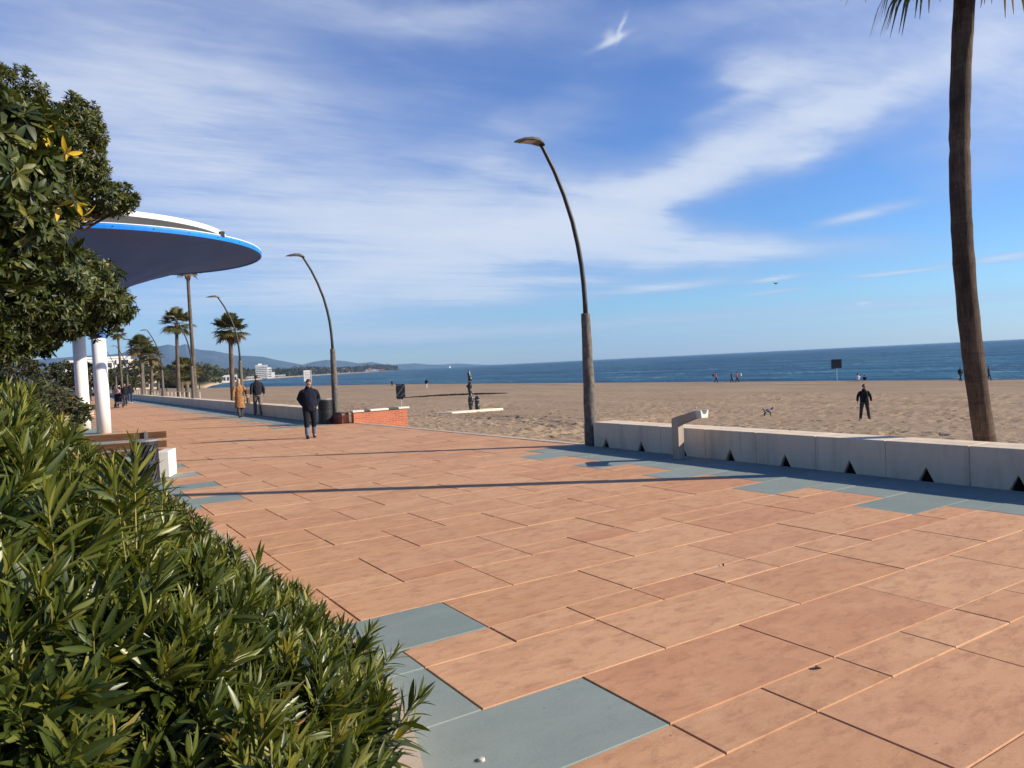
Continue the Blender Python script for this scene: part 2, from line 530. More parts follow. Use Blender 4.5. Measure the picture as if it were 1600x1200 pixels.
def canopy_mat():
    m, nt, out = newmat('canopy_fabric')
    co = nt.node('ShaderNodeTexCoord').outputs['Object']
    n = nt.noise(co, 0.8, 5, 0.6)
    c = nt.ramp(n, [(0.3, (0.50, 0.50, 0.50)), (0.7, (0.58, 0.58, 0.575))])
    p = pbsdf(nt, c, 0.55, 0.3)
    nt.l.new(p.outputs[0], out.inputs[0])
    return m


M['paving'] = paving_mat()
M['sand'] = sand_mat()
M['sea'] = sea_mat()
M['concrete'] = concrete_mat()
M['curb'] = concrete_mat('kerb_stone', (0.47, 0.37, 0.27))
M['concrete_white'] = concrete_mat('white_concrete', (0.66, 0.62, 0.53))
M['joint'] = simple('joint_sand', (0.20, 0.14, 0.10), 0.95, 0.1, 0.25, 8)
M['dark_gap'] = simple('dark_gap', (0.012, 0.011, 0.010), 0.95, 0.1)
M['lamp_sleeve'] = simple('weathered_lamp_sleeve', (0.118, 0.101, 0.085), 0.75, 0.3, 0.3, 9, bstr=0.4, bscale=50)
M['lamp_metal'] = simple('dark_lamp_metal', (0.030, 0.027, 0.025), 0.5, 0.4, 0.15, 12)
M['lamp_head'] = simple('lamp_head_paint', (0.085, 0.074, 0.064), 0.45, 0.4, 0.15, 12)
M['glass'] = simple('lamp_glass', (0.32, 0.25, 0.17), 0.25, 0.5, 0.1, 20)
M['steel'] = simple('stainless_steel', (0.62, 0.60, 0.56), 0.35, 0.5, 0.08, 14, metal=0.7)
M['palm_near'] = trunk_mat('palm_bark_brown', (0.034, 0.024, 0.018), (0.165, 0.112, 0.076), 9, fib=42)
M['palm_far'] = trunk_mat('palm_bark_grey', (0.060, 0.046, 0.034), (0.19, 0.15, 0.11), 11)
M['bark'] = simple('tree_bark', (0.075, 0.052, 0.035), 0.9, 0.15, 0.35, 8, bstr=0.6, bscale=25)
M['twig'] = simple('oleander_twig', (0.22, 0.12, 0.06), 0.8, 0.2, 0.3, 12)
M['soil'] = simple('planter_soil', (0.075, 0.05, 0.033), 0.97, 0.1, 0.35, 6, bstr=0.8, bscale=18)
M['brick'] = brick_mat()
M['wood'] = wood_mat()
M['canopy'] = canopy_mat()
M['blue_trim'] = simple('blue_trim', (0.012, 0.20, 0.70), 0.45, 0.4, 0.06, 5)
M['white_paint'] = simple('white_paint', (0.78, 0.76, 0.72), 0.5, 0.35, 0.05, 3, grime=(0.62, 0.58, 0.52))
M['black_plastic'] = simple('black_plastic', (0.018, 0.018, 0.019), 0.5, 0.4, 0.2, 10)
M['black_wrap'] = simple('black_wrap', (0.014, 0.014, 0.016), 0.32, 0.5, 0.3, 14, bstr=0.9, bscale=16)
M['grey_metal'] = simple('grey_metal', (0.25, 0.24, 0.23), 0.5, 0.4, 0.12, 10, metal=0.3)
M['rail'] = simple('pale_railing', (0.52, 0.47, 0.40), 0.6, 0.3, 0.1, 6)
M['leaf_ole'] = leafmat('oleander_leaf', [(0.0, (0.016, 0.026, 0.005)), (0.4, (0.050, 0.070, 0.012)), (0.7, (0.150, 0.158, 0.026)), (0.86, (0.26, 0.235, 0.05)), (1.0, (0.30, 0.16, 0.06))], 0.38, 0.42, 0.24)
M['leaf_tree'] = leafmat('glossy_tree_leaf', [(0.0, (0.014, 0.020, 0.006)), (0.45, (0.038, 0.054, 0.012)), (0.8, (0.120, 0.124, 0.028)), (0.93, (0.21, 0.17, 0.03)), (0.96, (0.50, 0.32, 0.02)), (1.0, (0.60, 0.38, 0.03))], 0.46, 0.34, 0.16)
M['leaf_far'] = leafmat('far_tree_leaf', [(0.0, (0.018, 0.026, 0.010)), (0.5, (0.045, 0.052, 0.022)), (1.0, (0.095, 0.085, 0.04))], 0.7, 0.2, 0.15)
M['frond'] = leafmat('palm_frond', [(0.0, (0.022, 0.034, 0.012)), (0.5, (0.070, 0.078, 0.024)), (0.8, (0.19, 0.145, 0.055)), (1.0, (0.15, 0.08, 0.04))], 0.5, 0.3, 0.2)
M['frond_dry'] = leafmat('dry_palm_frond', [(0.0, (0.045, 0.024, 0.015)), (1.0, (0.20, 0.12, 0.065))], 0.7, 0.2, 0.2)
M['yucca'] = leafmat('yucca_leaf', [(0.0, (0.025, 0.045, 0.012)), (0.6, (0.09, 0.12, 0.03)), (1.0, (0.36, 0.32, 0.09))], 0.5, 0.3, 0.25)
M['flower'] = leafmat('orange_flower', [(0.0, (0.05, 0.07, 0.015)), (0.35, (0.10, 0.09, 0.02)), (0.5, (0.52, 0.13, 0.015)), (1.0, (0.70, 0.26, 0.03))], 0.6, 0.2, 0.2)
M['villa_white'] = simple('villa_white', (0.72, 0.69, 0.63), 0.7, 0.2, 0.06, 0.05)
M['villa_cream'] = simple('villa_cream', (0.62, 0.49, 0.33), 0.7, 0.2, 0.08, 0.05)
M['villa_orange'] = simple('villa_orange', (0.58, 0.24, 0.11), 0.7, 0.2, 0.08, 0.05)
M['roof'] = simple('roof_tile', (0.40, 0.19, 0.11), 0.85, 0.15, 0.2, 0.3)
M['window_dark'] = simple('window_dark', (0.05, 0.06, 0.07), 0.25, 0.5, 0.2, 0.3)
M['sail'] = simple('sail_cloth', (0.8, 0.8, 0.8), 0.6, 0.2)

# ================================================================== THE SETTING
def smooth(x, a, b):
    t = np.clip((np.asarray(x, float) - a) / (b - a), 0, 1)
    return t * t * (3 - 2 * t)


def sandz(X, Y):
    z = np.interp(X, [9, 11, 20, 35, 60, 85, 96, 103, 107, 120], [-.50, -.62, -1.15, -1.85, -2.6, -3.05, -3.2, -3.22, -3.75, -5])
    return z + 0.7 * smooth(Y, 55, 110) * (1 - smooth(X, 62, 92))


SEA_Z = -3.6
# --- beach
xs = [8.4]
while xs[-1] < 113: xs.append(xs[-1] + (0.085 if xs[-1] < 24 else 0.085 + (xs[-1] - 24) * 0.014))
ys = [-30.0]
while ys[-1] < 462:
    y = ys[-1]
    ys.append(y + (0.09 if 6 <= y < 46 else (0.09 + (y - 46) * 0.018 if y >= 46 else max(0.12, (6 - y) * 0.08))))
xs = np.array(xs); ys = np.array(ys)
GX, GY = np.meshgrid(xs, ys, indexing='ij')
GZ = sandz(GX, GY)
# the shore bends seaward-left far along the beach
GXs = GX - (GX - 9) / 95 * 24 * smooth(GY, 210, 440)
# trampled sand: dents with low rims, stamped near the promenade
D = np.zeros_like(GZ)
for k in range(11000):
    px = 9.5 + RNG.random() ** 1.6 * 58; py = -4 + RNG.random() * 84
    r = 0.08 + RNG.random() * 0.11 + max(0, px - 24) * .004; a = RNG.random() * math.pi; d = (0.025 + RNG.random() * 0.055) * (1 + max(0, px - 24) * .006)
    i0, i1 = np.searchsorted(xs, [px - 0.9, px + 0.9]); j0, j1 = np.searchsorted(ys, [py - 0.9, py + 0.9])
    if i1 - i0 < 2 or j1 - j0 < 2: continue
    dx = GX[i0:i1, j0:j1] - px; dy = GY[i0:i1, j0:j1] - py
    u = dx * math.cos(a) + dy * math.sin(a); v = -dx * math.sin(a) + dy * math.cos(a)
    q = (u / (r * 1.6)) ** 2 + (v / r) ** 2
    D[i0:i1, j0:j1] += .8 * d * (-np.exp(-q * q * .8) + 0.6 * np.exp(-(np.sqrt(q) - 1.45) ** 2 * 5))
# wheel tracks curving through the gap beside the promenade
for (cx, cy, rad) in [(9.0, 33.0, 11.5), (9.0, 33.0, 13.1), (6.0, 30.0, 16.8), (6.0, 30.0, 18.4), (30, 20, 10.0), (30, 20, 11.6), (52, 46, 20), (52, 46, 21.7)]:
    rr = np.hypot(GX - cx, GY - cy) - rad
    D += np.where(np.abs(rr) < 0.8, 0.035 * np.exp(-(np.abs(rr) - 0.42) ** 2 / 0.02) - 0.05 * np.exp(-(rr / 0.26) ** 2), 0) * (GX < 45)
big = np.zeros_like(GZ)
for k in range(60):
    fx, fy, ph = RNG.normal(0, 0.35), RNG.normal(0, 0.35), RNG.random() * 7
    big += np.sin(GX * fx + GY * fy + ph) * 0.008 / (0.25 + math.hypot(fx, fy))
GZ = GZ + D + big * 0.6 * smooth(GX, 9, 12) * (1 - smooth(GX, 96, 103))
n0, n1 = GX.shape
idx = np.arange(n0 * n1).reshape(n0, n1)
F = np.stack([idx[:-1, :-1].ravel(), idx[1:, :-1].ravel(), idx[1:, 1:].ravel(), idx[:-1, 1:].ravel()], 1)
wet = smooth(GX, 100.5, 104) * 0.8 + 0.35 * np.exp(-((GX - 91 - 2 * np.sin(GY * .05)) / 1.3) ** 2)
V = np.stack([GXs.ravel(), GY.ravel(), GZ.ravel()], 1)
tag(link('beach_sand', np_mesh('beach_sand', V, [F], wet.ravel(), True), None, [M['sand']]), kind='structure')

# --- sea: one sheet out to the horizon
b = MB()
b.add([(60, -11000, SEA_Z), (11500, -11000, SEA_Z), (11500, 11800, SEA_Z), (-6000, 11800, SEA_Z), (-6000, 380, SEA_Z), (60, 380, SEA_Z)], [(0, 1, 2, 3, 4, 5)])
tag(b.build('sea', M['sea']), kind='structure')

# --- promenade base and its paving slabs
b = MB()
b.box((-5.0, 58, -0.32), (29.4, 136, 0.60))
tag(b.build('promenade_base', M['joint']), kind='structure')
FARX = 8.65


def right_edge(y):
    if y < 12.5: return 9.745
    if y < 25.2: return 9.70 - (y - 12.5) * 0.036
    return FARX


def curb_x(y):
    """outer face of the oleander planter kerb along the promenade"""
    if y < 4.6: return 1.60 - (4.6 - y) ** 2 / 10.0
    if y > 12.0: return 1.60 - (y - 12.0) ** 2 / 4.5
    return 1.60


TV = []; TF = []; TT = []


def slab(x0, x1, y0, y1, tone):
    g = 0.0032 + random.random() * 0.0012; c = 0.0042
    x0 += g; x1 -= g; y0 += g; y1 -= g
    if x1 - x0 < 0.02 or y1 - y0 < 0.02: return
    dz = random.uniform(-0.0022, 0.0022)
    zs = [dz + random.uniform(-0.0008, 0.0008) for _ in range(4)]
    b0 = len(TV)
    P = [(x0, y0), (x1, y0), (x1, y1), (x0, y1)]
    Q = [(x0 + c, y0 + c), (x1 - c, y0 + c), (x1 - c, y1 - c), (x0 + c, y1 - c)]
    TV.extend([(p[0], p[1], -0.03) for p in P]); TV.extend([(p[0], p[1], z - 0.0045) for p, z in zip(P, zs)]); TV.extend([(q[0], q[1], z) for q, z in zip(Q, zs)])
    TF.append((b0 + 8, b0 + 9, b0 + 10, b0 + 11))
    for i in range(4):
        j = (i + 1) % 4
        TF.append((b0 + i, b0 + j, b0 + 4 + j, b0 + 4 + i)); TF.append((b0 + 4 + i, b0 + 4 + j, b0 + 8 + j, b0 + 8 + i))
    TT.extend([tone] * 12)


y = 2.35 - 1.757 * 4
rows = []
while y < 124:
    rows += [('s', y, y + 0.353), ('A', y + 0.353, y + 1.066), ('B', y + 1.066, y + 1.757)]
    y += 1.757
for kind, y0, y1 in rows:
    ym = (y0 + y1) / 2
    xr = right_edge(ym)
    step = 0.653 if kind == 's' else 1.306
    x = {'s': 1.88, 'A': 2.53, 'B': 1.88}[kind]
    while x > -16: x -= step
    tl = {'s': 1.88, 'A': 2.53, 'B': 1.88}[kind]
    if 5.3 < ym < 11.2: tl = 1.27
    off = 0 if ym < 20 else FARX - 9.745
    tr = {'s': 8.40, 'A': 7.755, 'B': 8.40}[kind] + off
    gap = 12.6 < ym < 25.2
    while x < xr:
        xa, xb = x, min(x + step, xr)
        x += step
        cuts = [xa] + [q for q in (tl, tr if not gap else None, 0.57) if q is not None and xa + 0.03 < q < xb - 0.03] + [xb]
        for p, q in zip(cuts[:-1], cuts[1:]):
            mid = (p + q) / 2
            blue = (mid < tl and (ym < 14.5 or mid > 0.57)) or (mid > tr and not gap)
            if ym > 1 and ym < 13.4 and q < curb_x(ym) - 0.25: continue
            if ym > 60 and p < -9: continue
            slab(p, q, y0, y1, (2.0 if blue else 0.0) + random.random() * 0.98)
me = np_mesh('promenade_paving', np.array(TV), [np.array(TF)], np.array(TT), False)
tag(link('promenade_paving', me, None, [M['paving']]), kind='structure')

# kerb along the open edge down to the beach
b = MB()
n = 9
for i in range(n):
    ya = 12.56 + i * (25.0 - 12.56) / n; yb = ya + (25.0 - 12.56) / n - 0.006
    xa, xb = right_edge(ya) + 0.005, right_edge(yb) + 0.005
    b.add([(xa, ya, -.7), (xa + .22, ya, -.7), (xb + .22, yb, -.7), (xb, yb, -.7), (xa, ya, .012), (xa + .22, ya, .012), (xb + .22, yb, .012), (xb, yb, .012)],
          [(3, 2, 1, 0), (4, 5, 6, 7), (0, 1, 5, 4), (1, 2, 6, 5), (2, 3, 7, 6), (3, 0, 4, 7)])
tag(b.build('promenade_kerb', M['curb'], bevel=0.012), kind='structure')

# inland ground left of the promenade
b = MB()
b.add([(-420, -60, -.06), (-15, -60, -.06), (-15, 128, -.06), (8.6, 128, -.06), (14, 460, -.06), (-420, 460, -.06)], [(0, 1, 2, 3, 4, 5)])
tag(b.build('inland_ground', M['soil']), kind='structure')

# --- far coast (beyond the bay)
CA = [-45, 0, 6.5, 9.0, 10.1, 11.0, 12.5, 15.0, 18.0, 21.0, 23.4, 24.0]
CR = [440, 436, 436, 440, 452, 690, 1000, 1400, 1900, 2400, 3000, 3100]


def coast_r(a): return np.interp(a, CA, CR)


def polar(a, r): return np.array([np.sin(np.radians(a)) * r, np.cos(np.radians(a)) * r])


def coast_h(a, d):
    """height of the land d metres behind the shoreline"""
    return SEA_Z - 0.3 + 2.6 * smooth(d, 0, 45) + 4.0 * smooth(d, 60, 400) + 22 * smooth(d, 500, 2600)


aa = np.concatenate([np.linspace(-45, 9, 28), np.linspace(9.3, 24.0, 90)])
dd = np.array([0, 8, 20, 35, 60, 100, 180, 300, 450, 700, 1100, 1700, 2600])
AA, DD = np.meshgrid(aa, dd, indexing='ij')
taper = np.interp(AA, [20, 23.2, 24.0], [1.0, 0.5, 0.05])
RR = coast_r(AA) + DD * taper + (np.sin(AA * 9.1) * 14 + np.sin(AA * 23.7) * 9) * (AA > 10.3) * (1 - 0.0 * DD)
HH = coast_h(AA, DD * taper)
HH = np.where(AA < 9.6, np.maximum(HH, -0.05 - 0 * DD), HH)
V = np.stack([np.sin(np.radians(AA)) * RR, np.cos(np.radians(AA)) * RR, HH], -1).reshape(-1, 3)
idx = np.arange(V.shape[0]).reshape(AA.shape)
F = np.stack([idx[:-1, :-1].ravel(), idx[:-1, 1:].ravel(), idx[1:, 1:].ravel(), idx[1:, :-1].ravel()], 1)[:, ::-1]
m, nt, out = newmat('coast_land')
a_ = nt.node('ShaderNodeAttribute'); a_.attribute_name = 'tone'
nn = nt.noise(nt.node('ShaderNodeTexCoord').outputs['Object'], 0.02, 5, 0.6)
cc = nt.mix(a_.outputs['Fac'], nt.ramp(nn, [(0.35, (0.05, 0.055, 0.025)), (0.7, (0.13, 0.10, 0.06))]), (0.42, 0.31, 0.20, 1))
nt.l.new(pbsdf(nt, cc, 0.95, 0.1).outputs[0], out.inputs[0])
tag(link('far_coast', np_mesh('far_coast', V, [F], (1 - smooth(DD, 12, 45)).ravel(), True), None, [m]), kind='structure')

# --- mountains far behind the bay
mm, nt, out = newmat('mountain_scrub')
co = nt.node('ShaderNodeTexCoord').outputs['Object']
nn = nt.noise(co, 0.004, 7, 0.65)
cc = nt.ramp(nn, [(0.35, (0.030, 0.052, 0.050)), (0.6, (0.058, 0.080, 0.070)), (0.78, (0.11, 0.115, 0.10))])
nt.l.new(pbsdf(nt, cc, 0.95, 0.05).outputs[0], out.inputs[0])


def mountains(ridge, r0, W, seed, a_lo, a_hi):
    ra = [p[0] for p in ridge]; re = [p[1] for p in ridge]
    na = int((a_hi - a_lo) / 0.07); nr = 46
    A = np.linspace(a_lo, a_hi, na); T = np.linspace(-1, 1, nr)
    V = np.zeros((na, nr, 3))
    for i, a in enumerate(A):
        H = r0 * math.tan(R(np.interp(a, ra, re))) + 4
        for j, t in enumerate(T):
            r = r0 + t * W
            x, y = polar(a, r)
            p = Vector((x / 900.0, y / 900.0, seed))
            nz = mnoise.fractal(p, 1.0, 2.1, 6) * 0.5
            rg = 1 - abs(mnoise.noise(Vector((x / 700.0 + seed * 7, y / 700.0, seed * 3)))) * 2
            prof = max(0.0, 1 - abs(t) ** 1.15)
            edge = 1 - abs(t)
            h = H * prof * (1 + (nz * 0.5 + rg * 0.16) * min(1, abs(t) * 3.2)) - 8
            if abs(t) < 0.12: h += H * 0.02 * nz
            V[i, j] = (x, y, h if abs(t) < 1 else -9)
    idx = np.arange(na * nr).reshape(na, nr)
    F = np.stack([idx[:-1, :-1].ravel(), idx[:-1, 1:].ravel(), idx[1:, 1:].ravel(), idx[1:, :-1].ravel()], 1)[:, ::-1]
    tag(link('mountains', np_mesh('mountains', V.reshape(-1, 3), [F], None, True), None, [mm]), kind='structure')


mountains([(-14, 1.2), (-8, 1.5), (0, 1.8), (3.5, 2.0), (4.25, 1.99), (4.94, 2.08), (6.0, 2.21), (6.91, 2.37), (7.92, 2.52), (8.48, 2.36), (9.02, 2.48), (9.5, 2.2),
           (9.83, 2.07), (10.87, 1.94), (11.7, 1.74), (12.25, 1.57), (12.85, 1.54), (14.07, 1.41), (14.5, 1.29), (15.38, 1.06), (16.58, .78), (17.6, .5), (19.5, .1)], 8000, 1900, 1.3, -14, 19.5)
mountains([(14.5, .1), (15.6, .45), (16.25, .6), (16.94, .75), (17.63, .91), (18.55, 1.01), (19.47, .9), (20.16, .79), (20.85, .62), (21.32, .64), (21.8, .68), (22.54, .5), (23.58, .36), (24.6, .05)], 9000, 1500, 5.1, 14.5, 24.6)
mountains([(20.5, .15), (22.25, .36), (23.63, .41), (25.02, .42), (26.12, .27), (27.03, .22), (28.25, .24), (29.26, .14), (30.2, .05), (31, .0)], 10000, 1300, 9.7, 20.5, 31)

# ================================================================== WALLS, LAMPS, FURNITURE
b = MB()
edges = [12.34, 11.44] + [11.44 - 1.095 * k for k in range(1, 15)]
for y1, y0 in zip(edges[:-1], edges[1:]):
    c = (y0 + y1) / 2; w0 = 0.098
    if y1 > 12: c += 0.06
    a0, a1 = y0 + 0.0022, y1 - 0.0022
    b.prism([(a0, -0.05), (c - w0, -0.05), (c - w0, 0.0), (c, 0.185), (c + w0, 0.0), (c + w0, -0.05), (a1, -0.05), (a1, 0.5), (a0, 0.5)], 'X', 9.75, 9.985)
b.cur = 1
for y1, y0 in zip(edges[:-1], edges[1:]):
    c = (y0 + y1) / 2 + (0.06 if y1 > 12 else 0)
    b.prism([(c - 0.1, -.04), (c + 0.1, -.04), (c, 0.19)], 'X', 9.80, 9.984)  # black plates fill the notches, standing in for the shade inside
b.cur = 0
for y1, y0 in zip(edges[:-1], edges[1:]):
    b.box((10.14, (y0 + y1) / 2, -0.15), (0.31, y1 - y0 - 0.0044, 1.3))
o = b.build('seat_wall', [M['concrete'], M['dark_gap']], bevel=0.010)
tag(o, 'low pale concrete wall with black triangular notches at the right', 'wall')

b = MB()
yy = 26.55
k = 0
while yy < 121:
    L = 2.19
    c = yy + L / 2
    for q in (-0.55, 0.55):
        pass
    b.prism([(yy + .003, -.05), (c - .6, -.05), (c - .55, .12), (c - .5, -.05), (c + .5, -.05), (c + .55, .12), (c + .6, -.05), (yy + L - .003, -.05), (yy + L - .003, .5), (yy + .003, .5)], 'X', FARX, FARX + 0.22)
    b.box((FARX + 0.375, c, -.3), (0.31, L - .006, 1.6))
    yy += L
tag(b.build('seat_wall', M['concrete'], bevel=0.010), 'long low concrete wall running into the distance behind the walking couple', 'wall')

# brick parapet of the ramp to the beach
bw = empty('brick_parapet', (9.12, 24.98, 0), 0, 'short red brick parapet with a black and white stone cap beside the promenade edge', 'wall')
b = MB(); b.box((1.13, 0.12, -0.42), (2.02, 0.24, 1.58)); b.box((-0.085, 0.72, -0.42), (0.24, 0.95, 1.50))
b.build('brick_wall', M['brick'], bw)
b = MB()
segs = [(0.08, 0.50, 0), (0.505, 0.72, 1), (0.725, 1.42, 0), (1.425, 1.80, 1), (1.805, 2.22, 0)]
for x0, x1, mi in segs:
    b.cur = mi; b.box(((x0 + x1) / 2, 0.12, 0.405), (x1 - x0, 0.32, 0.065))
b.cur = 1; b.box((-0.085, 0.75, 0.355), (0.28, 0.9, 0.05))
b.build_each('stone_cap', [M['concrete_white'], simple('painted_dark_cap', (0.06, 0.065, 0.06), 0.7)], bw, bevel=0.008)

# --- curved street lamps
def make_lamp():
    root = empty('street_lamp')
    m = MB(); m.smooth = True
    n, nz = 28, 60
    vs = []; fs = []
    for j in range(nz + 1):
        t = j / nz; z = -0.12 + t * 2.90
        r = 0.145 - 0.052 * t
        for i in range(n):
            q = 2 * math.pi * i / n
            rr = r * (1 + 0.022 * math.sin(5 * q + 22 * t) + 0.014 * math.sin(-6 * q + 30 * t))
            vs.append((rr * math.cos(q), rr * math.sin(q), z))
    for j in range(nz):
        for i in range(n):
            fs.append((j * n + i, j * n + (i + 1) % n, (j + 1) * n + (i + 1) % n, (j + 1) * n + i))
    fs.append([nz * n + i for i in range(n)])
    m.add(vs, fs)
    m.build('sleeve', M['lamp_sleeve'], root)
    pts = [(0, 0, 2.70), (0, 0, 3.05), (-.015, 0, 3.4), (-.05, 0, 3.8), (-.12, 0, 4.22), (-.235, 0, 4.7), (-.42, 0, 5.22), (-.64, 0, 5.70), (-.90, 0, 6.14), (-.955, 0, 6.21)]
    m = MB(); m.smooth = True
    m.tube(pts, [.052, .052, .051, .05, .049, .047, .044, .042, .039, .038], 14)
    m.build('arm', M['lamp_metal'], root)
    # head: a flat arched blade reaching out over the promenade
    m = MB(); m.smooth = False
    prof = [(-0.88, 6.205, .055, .05), (-0.93, 6.235, .11, .075), (-1.06, 6.275, .155, .085), (-1.22, 6.275, .175, .075), (-1.38, 6.255, .16, .055), (-1.50, 6.225, .12, .03), (-1.55, 6.21, .07, .015)]
    vs = []; fs = []
    for (x, z, w, h) in prof:
        vs += [(x, -w, z - h * .5), (x, -w * .8, z + h * .25), (x, -w * .35, z + h * .5), (x, w * .35, z + h * .5), (x, w * .8, z + h * .25), (x, w, z - h * .5)]
    for j in range(len(prof) - 1):
        for i in range(6):
            fs.append((j * 6 + i, j * 6 + (i + 1) % 6, (j + 1) * 6 + (i + 1) % 6, (j + 1) * 6 + i))
    fs += [list(range(6)), [36 + i for i in range(6)][::-1]]
    m.add(vs, fs)
    h = m.build('lamp_head', M['lamp_head'], root)
    m = MB(); m.box((-1.22, 0, 6.231), (0.34, 0.24, 0.014), Matrix.Rotation(R(-5), 3, 'Y'))
    m.build('glass', M['glass'], h)
    return root


lamp0 = make_lamp()
LAMPS = [(9.85, 12.55, 1.0, 'tall curved lamp at the near end of the notched concrete wall, largest of the row'),
         (9.02, 26.15, .95, 'curved lamp beside the brick parapet and the bowed man'),
         (8.98, 40.4, .95, 'curved lamp crossing in front of the short fan palm behind the couple'),
         (8.98, 54.7, .97, 'curved lamp close beside the very tall thin palm in the distance'),
         (8.98, 69.0, .97, 'curved lamp in front of the cluster of palms, fifth along the wall'),
         (8.98, 83.3, .97, 'far curved lamp just left of the palm cluster, sixth along the wall'),
         (8.98, 97.6, .97, 'farthest but one curved lamp, head against the blue mountain'),
         (8.98, 112.0, .97, 'farthest curved lamp of the row, next to the white canopy column')]
for i, (x, y, s, lab) in enumerate(LAMPS):
    o = lamp0 if i == 0 else copy_tree(lamp0)
    o.location = (x, y, 0); o.scale = (s, s, s)
    tag(o, lab, 'street lamp', 'curved lamps along the seafront wall')

# --- drinking fountain post by the wall
df = empty('drinking_fountain', (9.36, 9.50, 0), 0, 'bent beige concrete fountain post standing in front of the notched wall', 'drinking fountain')
b = MB()
b.prism([(-.078, 0.0), (.078, 0.0), (.078, .70), (.04, .725), (-.50, .865), (-.535, .755), (-.078, .60)], 'X', -.068, .068)
b.build('post', concrete_mat('fountain_concrete', (0.40, 0.33, 0.25)), df, bevel=0.008)
b = MB()
b.prism([(-.075, .745), (.075, .745), (.092, .87), (.066, .87), (.04, .815), (0, .80), (-.04, .815), (-.066, .87), (-.092, .87)], 'Y', -.64, -.52)
b.build('bowl', M['concrete_white'], df)
b = MB(); b.tube([(-.10, -.50, .86), (-.10, -.50, .905), (-.085, -.55, .915)], .008, 8)
b.build('tap', M['steel'], df)

# --- trumpet canopies, each on its own white column
RAD = 5.74
PROF = [(0.041, 3.0), (0.05, 2.35), (0.07, 1.80), (0.122, 1.33), (0.183, 1.12), (0.25, .96), (0.35, .76), (0.5, .50), (0.65, .29), (0.8, .125), (0.92, .03), (1.0, 0.0)]
NS = 96


def make_canopy(loc, label, top, under, lining, rimmat, edge):
    cp = empty('fabric_canopy', loc, 0, label, 'canopy', 'trumpet canopies on white columns')
    ts = np.array([.041, .045, .05, .06, .07, .085, .10, .122, .15, .183, .215, .25, .3, .35, .42, .5, .58, .65, .72, .8, .87, .92, .96, .995])
    dr = np.interp(ts, [p[0] for p in PROF], [p[1] for p in PROF])

    def sheet(name, lift, mat, flip):
        vs = []; fs = []
        for t, d in zip(ts, dr):
            for k in range(NS):
                q = 2 * math.pi * k / NS
                rib = .018 * math.cos(q * 12) * math.sin(math.pi * t)
                vs.append((RAD * t * math.cos(q), RAD * t * math.sin(q), top - d + lift + rib))
        for j in range(len(ts) - 1):
            for k in range(NS):
                f = (j * NS + k, j * NS + (k + 1) % NS, (j + 1) * NS + (k + 1) % NS, (j + 1) * NS + k)
                fs.append(f[::-1] if flip else f)
        m = MB(); m.smooth = True; m.add(vs, fs)
        return m.build(name, mat, cp)
    sheet('underside', 0.0, under, True)
    sheet('inner_lining', 0.03, lining, False)

    def ring(name, prof, mat):
        m = MB(); n = len(prof)
        vs = []; fs = []
        for k in range(NS):
            q = 2 * math.pi * k / NS
            for dr_, dz in prof: vs.append(((RAD + dr_) * math.cos(q), (RAD + dr_) * math.sin(q), top + dz))
        for k in range(NS):
            j = (k + 1) % NS
            for i in range(n): fs.append((k * n + i, j * n + i, j * n + (i + 1) % n, k * n + (i + 1) % n))
        m.add(vs, fs)
        return m.build(name, mat, cp)
    rim = ring('rim_band', [(-.03, -.04), (.035, -.035), (.055, .06), (.03, .125), (-.03, .125)], rimmat)
    ring('rim_edge', [(-.034, .128), (.028, .128), (.028, .150), (-.034, .150)], edge)
    m = MB()
    for k in range(0, NS, 3):
        q = 2 * math.pi * (k + .5) / NS
        m.ell(((RAD + .05) * math.cos(q), (RAD + .05) * math.sin(q), top + .04), (.020, .020, .020), None, 6, 4)
    m.build_each('bolt', M['lamp_metal'], rim)
    m = MB(); m.smooth = True
    m.tube([(0, 0, -.02), (0, 0, 1.5), (0, 0, top - 2.4)], [.238, .238, .236], 32)
    m.build('column', M['white_paint'], cp)
    return cp


cpa = make_canopy((2.0, 31.0, 0), 'large trumpet shaped fabric canopy with a bright blue rim on a white column', 6.42,
                  simple('slate_fabric', (0.050, 0.135, 0.42), 0.6, 0.3, 0.06, 0.7), M['canopy'], M['blue_trim'], M['white_paint'])
m = MB(); m.box((RAD * math.cos(R(-52)), RAD * math.sin(R(-52)), 6.60), (.16, .16, .18)); m.build('clamp', M['lamp_metal'], cpa)
make_canopy((1.55, 34.7, 0), 'higher white rimmed fabric canopy behind the blue rimmed one', 7.60,
            simple('grey_fabric', (0.34, 0.33, 0.31), 0.6, 0.3, 0.06, 0.7), M['canopy'], M['white_paint'], M['white_paint'])

# --- bench with concrete ends and wooden back
bn = empty('park_bench', (2.07, 15.62, 0), math.atan2(0.62, -1.7), 'wooden backed bench with white concrete block ends behind the oleander hedge', 'bench')
b = MB()
b.box((0.02, 0.10, 0.245), (0.20, 0.60, 0.49)); b.box((1.80, 0.10, 0.245), (0.20, 0.60, 0.49))
b.build_each('concrete_end', M['concrete_white'], bn, bevel=0.012)
b = MB()
for k in range(4): b.box((0.91, -0.12 + 0.125 * k, 0.475), (1.57, 0.10, 0.045))
b.build_each('seat_slat', M['wood'], bn, bevel=0.006)
b = MB(); b.box((0.92, 0.34, 0.80), (1.95, 0.04, 0.125)); b.box((0.92, 0.32, 0.625), (1.93, 0.04, 0.125))
b.build_each('backrest_plank', M['wood'], bn, bevel=0.006)
b = MB()
for x in (0.30, 1.55):
    b.box((x, 0.375, 0.66), (0.05, 0.025, 0.44))
b.build_each('bracket', M['grey_metal'], bn)
b = MB(); b.box((0.91, 0.10, 0.43), (1.57, 0.10, 0.04))
b.build('seat_beam', M['concrete_white'], bn)


